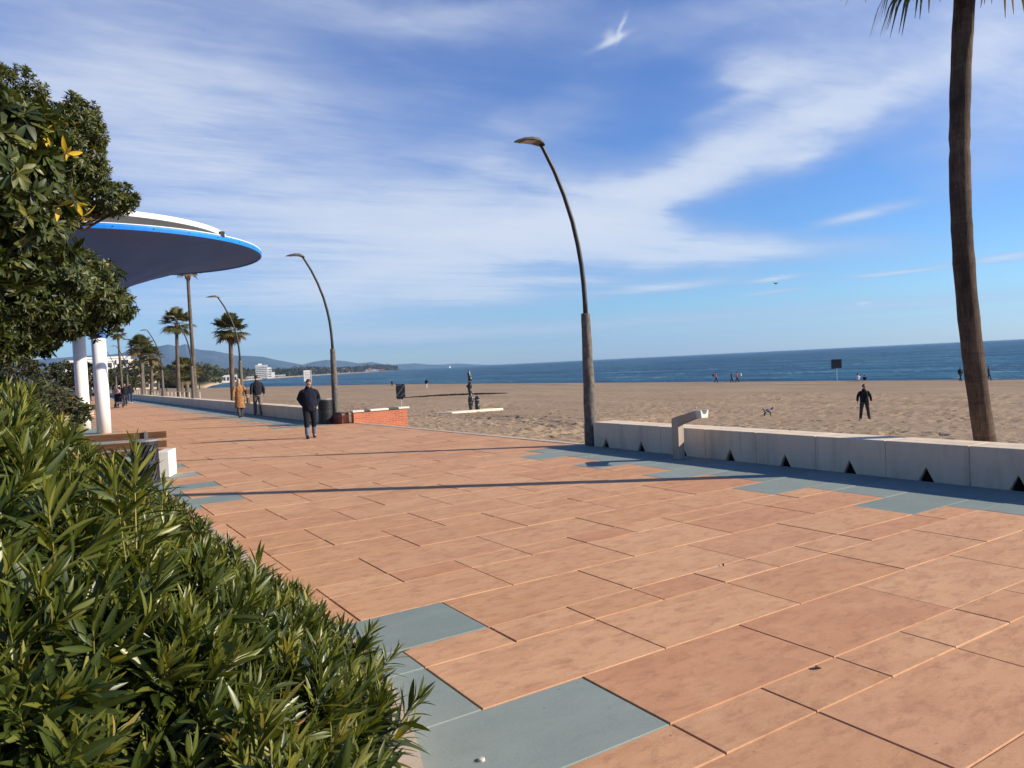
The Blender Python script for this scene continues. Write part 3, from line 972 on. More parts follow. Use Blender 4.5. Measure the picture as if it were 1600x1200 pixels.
# --- litter bins with slanting slots
def make_bin():
    root = empty('litter_bin')
    m = MB(); n = 24
    m.smooth = True
    m.tube([(0, 0, .03), (0, 0, .70)], [.195, .205], n)
    m.build('liner', M['dark_gap'], root)
    m = MB()
    # slanted strips leave the slots between them
    N = 20
    for k in range(N):
        q0 = 2 * math.pi * k / N
        vs = []; seg = 6
        for s in range(seg + 1):
            t = s / seg; z = 0.06 + t * 0.63; q = q0 + t * 1.5
            for dq, rr in ((-.105, .225), (.105, .225), (.105, .210), (-.105, .210)):
                vs.append((rr * math.cos(q + dq), rr * math.sin(q + dq), z))
        fs = []
        for s in range(seg):
            for i in range(4): fs.append((s * 4 + i, s * 4 + (i + 1) % 4, s * 4 + 4 + (i + 1) % 4, s * 4 + 4 + i))
        m.add(vs, fs)
    m.build('slatted_body', M['black_plastic'], root)
    m = MB(); m.smooth = False
    for z in (.03, .375, .715):
        m.tube([(0, 0, z - .03), (0, 0, z + .03)], [.232, .232], 28)
    m.build_each('band', M['black_plastic'], root)
    m = MB(); m.tube([(0, 0, .745), (0, 0, .775)], [.24, .22], 28)
    m.build('lid_ring', M['grey_metal'], root)
    return root


bin0 = make_bin(); bin0.location = (1.56, 14.75, 0)
tag(bin0, 'black slatted litter bin between the oleander hedge and the bench', 'litter bin', 'slatted litter bins')
bin1 = copy_tree(bin0); bin1.location = (8.55, 25.9, 0); bin1.scale = (1.1, 1.1, 1.15)
tag(bin1, 'black slatted litter bin against the far wall, half hidden behind the bowed man', 'litter bin', 'slatted litter bins')

# --- planters and their kerbs
def ring_planter(path, name_soil, h=0.14, w=0.13, soil_z=0.10):
    P = [Vector((p[0], p[1], 0)) for p in path]; n = len(P)
    inn = []
    for i in range(n):
        t = (P[(i + 1) % n] - P[i - 1]).normalized(); nr = Vector((-t.y, t.x, 0))
        inn.append(P[i] + nr * w)
    m = MB()
    vs = [p + Vector((0, 0, -.02)) for p in P] + [p + Vector((0, 0, h)) for p in P] + [p + Vector((0, 0, h)) for p in inn] + [p + Vector((0, 0, -.02)) for p in inn]
    fs = []
    for i in range(n):
        j = (i + 1) % n
        fs += [(i, j, n + j, n + i), (n + i, n + j, 2 * n + j, 2 * n + i), (2 * n + i, 2 * n + j, 3 * n + j, 3 * n + i)]
    m.add(vs, fs)
    k = m.build('planter_kerb', M['curb'])
    m2 = MB(); m2.add([p + Vector((0, 0, soil_z)) for p in inn], [list(range(n))])
    s = m2.build(name_soil, M['soil'])
    return k, s


pth = [(-3.6, 0.5), (-.3, 0.5)] + [(curb_x(y) - .02, y) for y in np.linspace(0.75, 13.2, 44)] + [(0.6, 13.75), (0.0, 13.9), (-3.6, 13.9)]
k, s = ring_planter(pth, 'planter_soil')
tag(k, 'curved pale stone kerb round the oleander hedge', 'kerb')
tag(s, kind='structure')
pth = [(-9, 21), (-.6, 21), (.2, 21.6), (.5, 23), (.5, 26.5), (.2, 27.8), (-.6, 28.4), (-9, 28.4)]
k, s = ring_planter(pth, 'planter_soil')
tag(k, 'pale stone kerb of the planter left of the white columns', 'kerb'); tag(s, kind='structure')
pth = [(-12, 45), (0.2, 45), (1.5, 45.5), (2.4, 47), (2.7, 49), (2.7, 66), (1.8, 68), (-12, 68)]
k, s = ring_planter(pth, 'planter_soil', 0.3, 0.25, 0.24)
tag(k, 'pale stone kerb round the orange flower bed', 'kerb'); tag(s, kind='structure')

# ================================================================== VEGETATION
def leaf_verts(L, W, droop=0.15, fold=0.12, curl=0.0, fine=True):
    """pointed leaf along +X, face up +Z"""
    rows = [(0, 0.06), (.16, .55), (.42, 1.0), (.70, .80), (.88, .42), (1.0, 0.03)] if fine else [(0, .1), (.42, 1.0), (.75, .7), (1.0, .04)]
    v = []
    for t, wd in rows:
        x = L * t; z = -droop * L * t * t + curl * L * t
        hw = W * wd / 2
        v += [(x, -hw, z + fold * hw * 2), (x, 0, z), (x, hw, z + fold * hw * 2)]
    q = []
    for i in range(len(rows) - 1):
        for k in range(2):
            q.append((i * 3 + k, i * 3 + k + 1, i * 3 + 4 + k, i * 3 + 3 + k))
    return np.array(v), np.array(q)


def basis(fwd, up):
    f = fwd / np.linalg.norm(fwd)
    u = up - f * np.dot(up, f)
    n = np.linalg.norm(u)
    if n < 1e-6:
        u = np.cross(f, [1, 0, 0.3]); n = np.linalg.norm(u)
    u = u / n
    return np.stack([f, np.cross(u, f), u], 1)      # columns


def make_shoot(n_whorl, per, leafL, leafW, spacing, rng, open0=20, open1=85, stem_r=0.003, fine=True, tone_lo=.15, tone_hi=.6, tip=.7, jit=.3, fold=.14, droop=(.05, .3)):
    """a twig along +Z with whorls of leaves; young ones at the tip point up, older ones stand out"""
    V = []; Q = []; T = []; nb = 0
    H = n_whorl * spacing
    for i in range(n_whorl):
        t = i / max(1, n_whorl - 1)            # 0 = lowest
        z = H * (i + .3) / n_whorl
        a0 = rng.random() * 6.28 + i * 1.05
        for k in range(per):
            a = a0 + 2 * math.pi * k / per + rng.normal(0, .2)
            op = math.radians(open1 + (open0 - open1) * t ** 1.2 + rng.normal(0, 10))
            f = np.array([math.sin(op) * math.cos(a), math.sin(op) * math.sin(a), math.cos(op)])
            sz = (1 - .45 * max(0, t - .6) / .4) * rng.uniform(.75, 1.12)
            lv, lq = leaf_verts(leafL * sz, leafW * sz, rng.uniform(*droop), fold, 0, fine)
            up = np.array([0, 0, 1.0]) + rng.normal(0, jit, 3)
            B = basis(f, up)
            V.append(lv @ B.T + [0, 0, z]); Q.append(lq + nb)
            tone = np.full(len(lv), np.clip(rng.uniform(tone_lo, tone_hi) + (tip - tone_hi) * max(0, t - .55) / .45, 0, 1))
            tone[1::3] += .13
            T.append(tone); nb += len(lv)
    # stem
    s = 4
    ring = np.array([[math.cos(q), math.sin(q), 0] for q in (0, 1.57, 3.14, 4.71)]) * stem_r
    V.append(np.concatenate([ring + [0, 0, -0.10], ring * .6 + [0, 0, H]]))
    Q.append(np.array([(nb + i, nb + (i + 1) % 4, nb + 4 + (i + 1) % 4, nb + 4 + i) for i in range(4)]))
    T.append(np.full(8, .80))
    return np.concatenate(V), np.concatenate(Q), np.clip(np.concatenate(T), 0, 1)


def scatter(templates, pos, dirs, scales, rng, tone_shift=None, twist=True):
    """place templates (V,Q,T) with +Z along dirs"""
    outV = []; outQ = []; outT = []; nb = 0
    which = rng.integers(0, len(templates), len(pos))
    for ti, (tv, tq, tt) in enumerate(templates):
        sel = np.where(which == ti)[0]
        if len(sel) == 0: continue
        d = dirs[sel] / np.linalg.norm(dirs[sel], axis=1, keepdims=True)
        ang = rng.random(len(sel)) * 6.283
        h = np.where(np.abs(d[:, 2:3]) < .95, np.array([[0, 0, 1.0]]), np.array([[1.0, 0, 0]]))
        x = np.cross(h, d); x /= np.linalg.norm(x, axis=1, keepdims=True)
        y = np.cross(d, x)
        c, s = np.cos(ang)[:, None], np.sin(ang)[:, None]
        X = x * c + y * s; Y = np.cross(d, X)
        B = np.stack([X, Y, d], 2)                     # (n,3,3)
        v = np.einsum('nij,kj->nki', B, tv) * scales[sel][:, None, None] + pos[sel][:, None, :]
        q = tq[None] + (np.arange(len(sel)) * len(tv))[:, None, None] + nb
        t = np.tile(tt, (len(sel), 1))
        if tone_shift is not None: t = t + tone_shift[sel][:, None]
        outV.append(v.reshape(-1, 3)); outQ.append(q.reshape(-1, tq.shape[1])); outT.append(np.clip(t, 0, 1).ravel())
        nb += v.shape[0] * v.shape[1]
    return np.concatenate(outV), np.concatenate(outQ), np.concatenate(outT)


# ---------------------------------------------------------------- oleander hedge
def hedge_h(X, Y):
    base = np.where(X < -0.12, 1.62, 1.50 - 1.0 * X) - .10 * (np.clip(Y - 4.2, 0, 1)) * (X > .5)
    front = 0.52 + 0.82 * (Y - 1.25)
    left = 1.80 + 0.0 * X
    end = 0.3 + 1.15 * np.maximum(0, 13.7 - Y)
    lump = 0.07 * np.sin(X * 4.1 + Y * 1.3) + 0.07 * np.sin(Y * 2.3 + 1) + 0.07 * np.sin(Y * 7.1 + X * 4.3) * np.sin(X * 8.3 - Y * 2.2)
    return np.maximum(0.15, np.minimum(np.minimum(np.minimum(base, front), left), end) + lump)


rg = np.random.default_rng(21)
ole_near = [make_shoot(11, 3, .138, .0205, .022, rg, 12, 80, .0030, True, .10, .52, .72) for _ in range(7)]
ole_dead = [make_shoot(5, 3, .10, .02, .03, rg, 20, 100, .003, True, .75, 1.0, 1.0) for _ in range(2)]
ole_far = [make_shoot(8, 3, .14, .026, .03, rg, 12, 80, .004, False, .10, .52, .72) for _ in range(5)]

BUSHES = [(0.75, 2.35, 'oleander bush nearest the camera filling the bottom left corner'), (0.9, 4.1, 'oleander bush beside the curved pale kerb, right of the nearest bush'),
          (-0.9, 3.2, 'tall oleander bush at the left picture edge beside the camera'), (0.8, 6.2, 'oleander bush third along the kerb, its skirt reaching the orange slabs'),
          (-0.9, 6.0, 'dense oleander bush at the left picture edge behind the nearest ones'), (0.7, 8.6, 'oleander bush fourth along the kerb opposite the blue slabs'),
          (-1.0, 9.2, 'oleander bush under the dark overhanging tree'), (0.5, 11.4, 'last oleander bush of the hedge, in front of the black bin')]
bxy = np.array([(b_[0], b_[1]) for b_ in BUSHES])
# candidate points over the hedge surface
cand = []
Xc = rg.uniform(-2.4, 1.62, 60000); Yc = rg.uniform(0.95, 13.7, 60000)
lim = np.array([curb_x(y) for y in Yc])
ok = (Xc < lim - np.where(Yc > 4.3, .20, .13))
# keep density by distance from the camera and drop most of what the hedge itself hides
dist = np.hypot(Xc, Yc)
keep = rg.random(60000) < np.where(dist < 4.2, .34, np.where(dist < 7, .235, .125))
keep &= ~((Xc < -.75) & (rg.random(60000) < .62))
Xc, Yc = Xc[ok & keep], Yc[ok & keep]
e = .05
Hc = hedge_h(Xc, Yc)
gx = (hedge_h(Xc + e, Yc) - hedge_h(Xc - e, Yc)) / (2 * e); gy = (hedge_h(Xc, Yc + e) - hedge_h(Xc, Yc - e)) / (2 * e)
depth = np.where(rg.random(len(Xc)) < .62, rg.uniform(0.0, .20, len(Xc)), rg.uniform(.12, .42, len(Xc)))
Nn = np.stack([-gx, -gy, np.ones_like(gx)], 1); Nn /= np.linalg.norm(Nn, axis=1, keepdims=True)
P = np.stack([Xc, Yc, Hc], 1) - Nn * (depth + .19)[:, None]
P[:, 2] = np.maximum(P[:, 2], 0.08)
Dr = Nn * .9 + np.array([0, 0, .55]) + rg.normal(0, .36, (len(Xc), 3))
own = np.argmin(((np.stack([Xc, Yc], 1)[:, None] - bxy[None]) ** 2).sum(-1) + rg.normal(0, .25, (len(Xc), len(bxy))), 1)
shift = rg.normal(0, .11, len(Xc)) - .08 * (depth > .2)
# taller single shoots standing out of the top
tall = [(0.25, 2.75, 1.56), (0.20, 2.55, 1.52), (0.24, 2.9, 1.50), (.02, 2.4, 1.50), (-.04, 2.7, 1.62), (.1, 3.2, 1.62), (.70, 3.3, 1.02), (1.05, 3.6, .70), (.62, 5.2, 1.16), (-.12, 4.6, 1.70), (.08, 2.05, 1.0), (-.02, 1.85, .95), (.30, 1.95, .78), (.92, 2.5, .5), (.55, 2.1, .62)]
for i, (bx, by, lab) in enumerate(BUSHES):
    sel = own == i
    tmpl = ole_near if by < 6.1 else ole_far
    pos, dr = P[sel], Dr[sel]; sc = rg.uniform(.82, 1.2, sel.sum()); ts = shift[sel]
    tl = [t for t in tall if np.argmin(((np.array(t[:2]) - bxy) ** 2).sum(1)) == i]
    if tl:
        tp = np.array(tl) - [0, 0, .26]
        pos = np.concatenate([pos, tp]); dr = np.concatenate([dr, np.array([0, 0, 1.0]) + rg.normal(0, .16, (len(tl), 3))]); sc = np.concatenate([sc, np.full(len(tl), 1.15)]); ts = np.concatenate([ts, np.full(len(tl), .08)])
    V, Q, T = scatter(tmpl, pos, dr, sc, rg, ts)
    nd = max(3, int(len(pos) * .03)); pick = rg.integers(0, sel.sum(), nd)
    V2, Q2, T2 = scatter(ole_dead, P[sel][pick] + Nn[sel][pick] * .10, Dr[sel][pick], np.full(nd, .8), rg)
    V = np.concatenate([V, V2]); Q = np.concatenate([Q, Q2 + len(V) - len(V2)]); T = np.concatenate([T, T2])
    root = empty('oleander_bush', (bx, by, .1), 0, lab, 'bush', 'oleander bushes of the planter hedge')
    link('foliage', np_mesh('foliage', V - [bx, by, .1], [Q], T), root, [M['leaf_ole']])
    # woody stems fanning out from the root, some showing through gaps
    m = MB(); m.smooth = True
    for k in range(26):
        a = rg.random() * 6.28; rr = rg.uniform(.3, 1.15)
        ex, ey = math.cos(a) * rr, math.sin(a) * rr
        X_, Y_ = bx + ex, by + ey
        top = float(hedge_h(np.array(X_), np.array(Y_))) - rg.uniform(.12, .35)
        if top < .2 or X_ > curb_x(Y_) - .05: continue
        mid = (ex * .35 + rg.normal(0, .06), ey * .35 + rg.normal(0, .06), top * .45)
        m.tube([(rg.normal(0, .06), rg.normal(0, .06), -.05), mid, (ex * .75, ey * .75, top * .78), (ex, ey, top)], [.014, .011, .008, .005], 6)
    m.build_each('branch', M['twig'], root)
    m = MB(); m.smooth = True
    for k in range(7):
        q = rg.integers(0, sel.sum()); p0 = P[sel][q] + Nn[sel][q] * .10 - [bx, by, .1]
        dv = np.clip(rg.normal(0, .14, 3), -.2, .2) * [1, 1, .55]
        sv = np.array([-dv[1], dv[0], .04]) * .45
        m.tube([p0 - [0, 0, .12], p0, p0 + dv * .35 + sv * .5 + [0, 0, -.03], p0 + dv * .7 + sv + [0, 0, -.035], p0 + dv * .9 + sv * .8, p0 + dv * 1.05 + [0, 0, .04]], [.0045, .0042, .004, .0035, .003, .002], 5)
    m.build_each('twig', M['twig'], root)


# ---------------------------------------------------------------- broadleaf trees
def tree(name, loc, label, cat, trunk_h, blobs, n, tmpl, scale, seed, mat, group=None, trunk_r=.14, lean=(0, 0), cull=None, yellow=0.0):
    """blobs: (dx,dy,z,rx,ry,rz) ellipsoids that carry the leaf shoots on and just under their skin"""
    g = np.random.default_rng(seed)
    root = empty(name, loc, 0, label, cat, group)
    vol = np.array([b_[3] * b_[4] + b_[4] * b_[5] + b_[3] * b_[5] for b_ in blobs]); vol = vol / vol.sum()
    PP = []; DD_ = []; TS = []
    for b_, share in zip(blobs, vol):
        k = int(n * share)
        d = g.normal(0, 1, (k, 3)); d /= np.linalg.norm(d, axis=1, keepdims=True)
        rr = np.where(g.random(k) < .68, g.uniform(.86, 1.0, k), g.uniform(.5, .9, k))
        lump = 1 + .10 * np.sin(d[:, 0] * 7 + seed) * np.sin(d[:, 1] * 6 + 1) + .08 * np.sin(d[:, 2] * 9 + d[:, 0] * 5)
        p = d * np.array(b_[3:6]) * (rr * lump)[:, None] + np.array(b_[:3])
        inside = np.zeros(k, bool)
        for o_ in blobs:
            if o_ is b_: continue
            inside |= (((p - np.array(o_[:3])) / np.array(o_[3:6])) ** 2).sum(1) < .55
        keep = ~inside
        nrm = d / np.array(b_[3:6]); nrm /= np.linalg.norm(nrm, axis=1, keepdims=True)
        PP.append(p[keep]); DD_.append((nrm * .8 + [0, 0, .45] + g.normal(0, .35, (k, 3)))[keep]); TS.append((g.normal(0, .07, k) + .05 * nrm[:, 2])[keep])
    PP = np.concatenate(PP); DD_ = np.concatenate(DD_); TS = np.concatenate(TS)
    if cull is not None:
        kq = cull(PP + np.array(loc)); PP, DD_, TS = PP[kq], DD_[kq], TS[kq]
    TS = np.where(g.random(len(TS)) < yellow, TS + .55, TS)
    V, Q, T = scatter(tmpl, PP, DD_, g.uniform(.8, 1.2, len(PP)) * scale, g, TS)
    link('crown', np_mesh('crown', V, [Q], T), root, [mat])
    m = MB(); m.smooth = True
    top = Vector((lean[0], lean[1], trunk_h))
    m.tube([(0, 0, -.1), (lean[0] * .2, lean[1] * .2, trunk_h * .35), (lean[0] * .6, lean[1] * .6, trunk_h * .7), top], [trunk_r * 1.25, trunk_r, trunk_r * .85, trunk_r * .7], 12)
    for b_ in blobs:
        c = Vector(b_[:3])
        mid = top.lerp(c, .5) + Vector((g.normal(0, .1), g.normal(0, .1), -.08))
        m.tube([top - Vector((0, 0, .15)), mid, c], [trunk_r * .55, trunk_r * .38, trunk_r * .2], 8)
        for q in range(7):
            d = Vector(g.normal(0, 1, 3)).normalized()
            e_ = c + Vector((d.x * b_[3], d.y * b_[4], d.z * b_[5])) * .85
            m.tube([mid.lerp(c, .6), mid.lerp(e_, .55) + Vector((0, 0, .05)), e_], [trunk_r * .22, trunk_r * .14, trunk_r * .06], 6)
    m.build('trunk', M['bark'], root)
    return root


rg = np.random.default_rng(5)
pit = [make_shoot(5, 4, .105, .036, .016, rg, 35, 98, .003, True, .12, .62, .74, .35, .10, (.1, .4)) for _ in range(6)]
pit_y = [make_shoot(2, 3, .105, .032, .016, rg, 40, 100, .003, True, .93, 1.0, 1.0, .35, .10, (.2, .5)) for _ in range(2)]
pit_mid = [make_shoot(4, 4, .105, .036, .018, rg, 35, 98, .003, False, .12, .62, .74, .35, .10, (.1, .4)) for _ in range(6)]
pit_far = [make_shoot(4, 4, .12, .040, .02, rg, 30, 95, .004, False, .15, .70, .8, .35, .10, (.1, .4)) for _ in range(6)]

near_tree = tree('broadleaf_tree', (-1.75, 4.6, 0.1), 'nearest glossy leaved tree with some yellow leaves at the left picture edge', 'tree', 2.2,
     [(1.12, -.45, 2.70, .80, .7, .42), (1.38, -.2, 2.50, .58, .6, .30), (.65, -.1, 2.85, .8, .7, .34), (.1, -.1, 2.7, 1.0, .9, .6)], 3600, pit, .80, 3, M['leaf_tree'], 'glossy leaved trees along the left', .09, (.35, -.1), None, .006)
g = np.random.default_rng(77)
yp = np.array([(1.84, -.62, 2.83), (1.93, -.54, 2.78), (1.95, -.6, 2.56), (1.88, -.58, 2.52), (1.55, -.75, 2.40), (1.98, -.5, 2.50)])
V, Q, T = scatter(pit_y, yp, np.array([[.5, -.5, -.1]] * len(yp)) + g.normal(0, .3, (len(yp), 3)), np.full(len(yp), .75), g)
link('yellow_leaves', np_mesh('yellow_leaves', V, [Q], T), near_tree, [M['leaf_tree']])
tree('broadleaf_tree', (-1.15, 8.9, 0.1), 'dark bushy tree with low drooping crown hiding the top of the white columns', 'tree', 1.9,
     [(1.05, -.3, 2.66, .88, .9, .44), (.55, -.7, 2.5, 1.0, .8, .52), (1.42, .1, 2.50, .66, .7, .30), (.25, -.3, 3.02, 1.25, 1.1, .62), (-.9, -.2, 2.7, 1.2, 1.1, .85), (.75, -.3, 3.0, .62, .75, .38), (-.3, -.6, 2.15, 1.3, .9, .5), (.38, -.2, 2.2, .66, .9, .5), (.95, 0, 2.32, .6, .7, .3)], 13500, pit_mid, .68, 4, M['leaf_tree'], 'glossy leaved trees along the left', .15, (.2, 0))
tree('broadleaf_tree', (-1.6, 13.2, 0.1), 'tallest tree at the top left, behind the other two, sunlit olive leaves', 'tree', 2.6,
     [(1.15, 0, 5.65, .85, .9, .78), (2.36, .1, 5.62, .36, .6, .40), (1.9, 0, 5.2, .80, .9, .55), (2.6, .1, 4.56, .50, .6, .22), (2.0, 0, 4.85, .7, .8, .32), (.4, 0, 4.8, 1.4, 1.2, 1.0), (-.7, 0, 5.0, 1.6, 1.6, 1.3), (.6, -.2, 3.7, 1.3, 1.2, .8)], 9500, pit_far, .80, 6, M['leaf_tree'], 'glossy leaved trees along the left', .2, (.5, 0))


# ---------------------------------------------------------------- fan palms
def palm_crown(n_frond, seed, R_=.85, pet=.95, n_seg=26, e_lo=-50, e_hi=80, w=.05, tone=(.2, .75), fronds=None, droop=.5):
    """fan fronds: a petiole and a wheel of narrow segments with hanging tips"""
    g = np.random.default_rng(seed)
    V = []; Q = []; T = []; nb = 0
    jobs = fronds if fronds is not None else [(i * 2.399 + g.normal(0, .2), e_lo + (e_hi - e_lo) * ((i + .5) / n_frond) ** .85 + g.normal(0, 6), 1.0) for i in range(n_frond)]
    for (a, el_, sc) in jobs:
        el = math.radians(el_)
        out = np.array([math.cos(a) * math.cos(el), math.sin(a) * math.cos(el), math.sin(el)])
        side = np.array([-math.sin(a), math.cos(a), 0])
        up = np.cross(out, side) * -1.0
        up = np.cross(side, out) * -1 if up[2] < 0 else up
        pl = pet * sc * g.uniform(.8, 1.15)
        sag = np.array([0, 0, -.16 * pl])
        b0 = np.zeros(3); b1 = out * pl * .5 + sag * .15; b2 = out * pl + sag
        pw = .016
        pv = [b0 - side * pw, b0 + side * pw, b1 - side * pw, b1 + side * pw, b2 - side * pw * .7, b2 + side * pw * .7]
        V.append(np.array(pv)); Q.append(np.array([(0, 1, 3, 2), (2, 3, 5, 4)]) + nb); nb += 6
        tn = g.uniform(*tone) + (.18 if el_ < -15 else 0)
        T.append(np.full(6, min(1, tn + .2)))
        od = (b2 - b1) / np.linalg.norm(b2 - b1)
        rr = R_ * sc
        for k in range(n_seg):
            f = (k + .5) / n_seg
            th = math.radians(-105 + 210 * f) + g.normal(0, .03)
            d = od * math.cos(th) + side * math.sin(th) + up * (.10 * math.cos(th * 2))
            d /= np.linalg.norm(d)
            L = rr * (1 - .28 * abs(math.sin(th)) ** 2) * g.uniform(.85, 1.08)
            c = np.cross(d, up); c /= np.linalg.norm(c)
            dn = np.array([0, 0, -1.0])
            p0 = b2; p1 = b2 + d * L * .5; p2 = b2 + d * L * .8 + dn * L * droop * .16; p3 = b2 + d * L * .96 + dn * L * droop * .45
            ww = w * sc
            tw = up * ww * .35
            V.append(np.array([p0 - c * .006, p0 + c * .006, p1 - c * ww, p1 + c * ww + tw, p2 - c * ww * .55, p2 + c * ww * .55 + tw * .5, p3 - c * .004, p3 + c * .004]))
            Q.append(np.array([(0, 1, 3, 2), (2, 3, 5, 4), (4, 5, 7, 6)]) + nb); nb += 8
            tv = tn + g.normal(0, .06)
            T.append(np.clip(np.array([tv + .1, tv + .1, tv, tv, tv + .05, tv + .05, tv + .22, tv + .22]), 0, 1))
    return np.concatenate(V), np.concatenate(Q), np.concatenate(T)


def dry_skirt(seed, n=20, R_=.7):
    return palm_crown(n, seed, R_, .55, 16, -88, -55, .05, (.1, .8), None, .3)


def make_palm(h, r0, r1, n_frond, seed, crown=1.0, bend=(0, 0), skirt=True, near=False, fr=None):
    root = empty('fan_palm')
    m = MB(); m.smooth = True
    pts = []; rad = []
    N = 60 if near else 26
    g = np.random.default_rng(seed)
    for i in range(N + 1):
        t = i / N
        pts.append((bend[0] * math.sin(t * math.pi) * .5 + bend[1] * t, 0, -1.2 + t * (h + 1.2)))
        r = r0 + (r1 - r0) * t + (r0 * .35 * math.exp(-t * 14))
        rad.append(r * (1 + (g.normal(0, .028) if near else 0)))
    m.tube(pts, rad, 20 if near else 10)
    m.build('trunk', M['palm_near'] if near else M['palm_far'], root)
    top = np.array([pts[-1][0], 0, h])
    V, Q, T = palm_crown(n_frond if near else n_frond + 8, seed, 1.0 * crown, .80 * crown, 30 if near else 22, -38, 86, .042 if near else .06, fronds=fr, droop=.75 if near else .38)
    link('crown', np_mesh('crown', V + top, [Q], T), root, [M['frond']])
    if skirt:
        V, Q, T = dry_skirt(seed + 1, 16, .55 * crown)
        link('dry_fronds', np_mesh('dry_fronds', V * [.55, .55, 1] + top, [Q], T), root, [M['frond_dry']])
    return root


# the near palm stands in the sand just behind the notched wall
fr = []
g = np.random.default_rng(3)
for k in range(26): fr.append((k * 2.399, -16 + k * 3.8, 1.0))
fr += [(R(180 - 20), -46, 1.05), (R(180 + 14), -52, 1.0), (R(180 + 48), -48, .95), (R(-25), -58, .95), (R(20), -50, .9)]
PX, PY = 11.37, 5.25
np_palm = make_palm(8.27, .138, .128, 26, 3, 1.15, (-.79, -.11), False, True, fr)
np_palm.location = (PX, PY, 0)
np_palm.rotation_euler = (0, 0, R(-32))
tag(np_palm, 'large close palm with bare brown trunk behind the notched wall, crown above the picture', 'palm tree')

PALMS = [  # x, y, height, base radius, fronds, crown, label
    (11.6, 69.5, 11.3, .23, 24, .72, 'very tall thin palm whose top touches the canopy edge'),
    (11.7, 55.4, 5.15, .24, 30, .86, 'short fan palm with round green crown right of the tall thin palm'),
    (11.8, 80.0, 7.4, .27, 30, 1.1, 'fan palm left of the tall thin palm, its crown overlapping the lamp'),
    (11.8, 108, 6.2, .33, 30, 1.15, 'front palm of the distant cluster left of the lamps'),
    (12.6, 116, 6.9, .33, 30, 1.15, 'tallest palm of the distant cluster'),
    (12.0, 103, 5.0, .30, 26, 1.0, 'right palm of the distant cluster with a leaning crown'),
    (11.6, 134, 9.6, .28, 24, .9, 'tall thin palm beside the white columns, far away'),
    (14.5, 92, 2.9, .33, 28, 1.05, 'low fan palm between two palm trunks near the tall thin palm'),
    (16.5, 110, 3.4, .33, 26, 1.1, 'low dark palm behind the railing left of the bay'),
    (16.0, 128, 3.0, .33, 24, 1.1, 'low dark palm half hidden behind a lamp pole'),
    (13.2, 84, 2.3, .28, 24, .8, 'small palm with brown hanging fronds beside the low fan palm')]
for i, (x, y, h, r, nf, cr, lab) in enumerate(PALMS):
    p = make_palm(h, r * .8, r * .56, nf, 40 + i * 3, cr, (random.uniform(-.25, .25), random.uniform(-.3, .3)))
    zz = float(sandz(np.array(x), np.array(y)))
    p.location = (x, y, 0); p.rotation_euler = (0, 0, i * 1.1)
    tag(p, lab, 'palm tree', 'palms along the beach side of the promenade')


# ---------------------------------------------------------------- garden left of the canopy
def sword_plant(name, loc, label, cat, n, L, W, seed, mat, up=(10, 95), bend=.4, group=None):
    g = np.random.default_rng(seed)
    V = []; Q = []; T = []; nb = 0
    for k in range(n):
        a = k * 2.399; op = math.radians(up[0] + (up[1] - up[0]) * (k / n) ** 1.0 + g.normal(0, 5))
        f = np.array([math.sin(op) * math.cos(a), math.sin(op) * math.sin(a), math.cos(op)])
        lv, lq = leaf_verts(L * g.uniform(.75, 1.1), W, bend * g.uniform(.2, 1.2), .25)
        V.append(lv @ basis(f, np.array([0, 0, 1.0]) + g.normal(0, .1, 3)).T + [0, 0, .25]); Q.append(lq + nb); nb += len(lv)
        T.append(np.full(len(lv), np.clip(g.uniform(.1, .6) + .4 * (op > 1.3), 0, 1)))
    root = empty(name, loc, 0, label, cat, group)
    link('leaves', np_mesh('leaves', np.concatenate(V), [np.concatenate(Q)], np.concatenate(T)), root, [mat])
    m = MB(); m.tube([(0, 0, -.1), (0, 0, .3)], [.10, .07], 8); m.build('stem', M['bark'], root)
    return root


sword_plant('yucca', (0.75, 38.6, 0.0), 'spiky yucca with upright sword leaves in front of the orange flower bed', 'yucca', 70, 2.1, .085, 3, M['yucca'])
sword_plant('yucca', (1.55, 47.2, 0.2), 'small yellowish yucca with arching leaves beside the white column', 'yucca', 46, 1.2, .08, 8, M['yucca'], (30, 110), .8)
sword_plant('yucca', (-.35, 23.5, 0.1), 'broad leaved garden plant just above the hedge at the left edge', 'plant', 40, 1.25, .13, 12, M['yucca'], (15, 95), .5)
g = np.random.default_rng(15)
fl = [make_shoot(4, 4, .13, .06, .05, g, 20, 90, .006, False, .2, 1.0, 1.0) for _ in range(4)]
k = 2600
fx = g.uniform(-9, 2.45, k); fy = 45.6 + g.random(k) ** 1.6 * 12
kk = fx < np.interp(fy, [45, 46, 47.5, 49], [0.6, 1.6, 2.2, 2.45])
pp = np.stack([fx, fy, .24 + .35 * g.random(k) + .25 * smooth(fy, 46, 52)], 1)[kk]
V, Q, T = scatter(fl, pp, np.array([[.2, -.35, 1.0]] * len(pp)) + g.normal(0, .35, (len(pp), 3)), g.uniform(1.1, 1.9, len(pp)), g, g.normal(0, .12, len(pp)))
tag(link('orange_flowers', np_mesh('orange_flowers', V, [Q], T), None, [M['flower']]), 'bed of small orange flowers behind the white columns', 'flowers', kind='stuff')

# trees behind the garden and along the coast: one kind, turned and scaled
rg = np.random.default_rng(9)
clump = []
for _ in range(5):
    V = []; Q = []; T = []; nb = 0
    for j in range(12):
        lv, lq = leaf_verts(rg.uniform(.35, .6), rg.uniform(.2, .32), .2, .1, 0, False)
        f = rg.normal(0, 1, 3); f[2] = abs(f[2])
        V.append(lv @ basis(f, rg.normal(0, 1, 3)).T + rg.normal(0, .16, 3)); Q.append(lq + nb); nb += len(lv); T.append(np.full(len(lv), rg.uniform(.1, .9)))
    clump.append((np.concatenate(V), np.concatenate(Q), np.concatenate(T)))


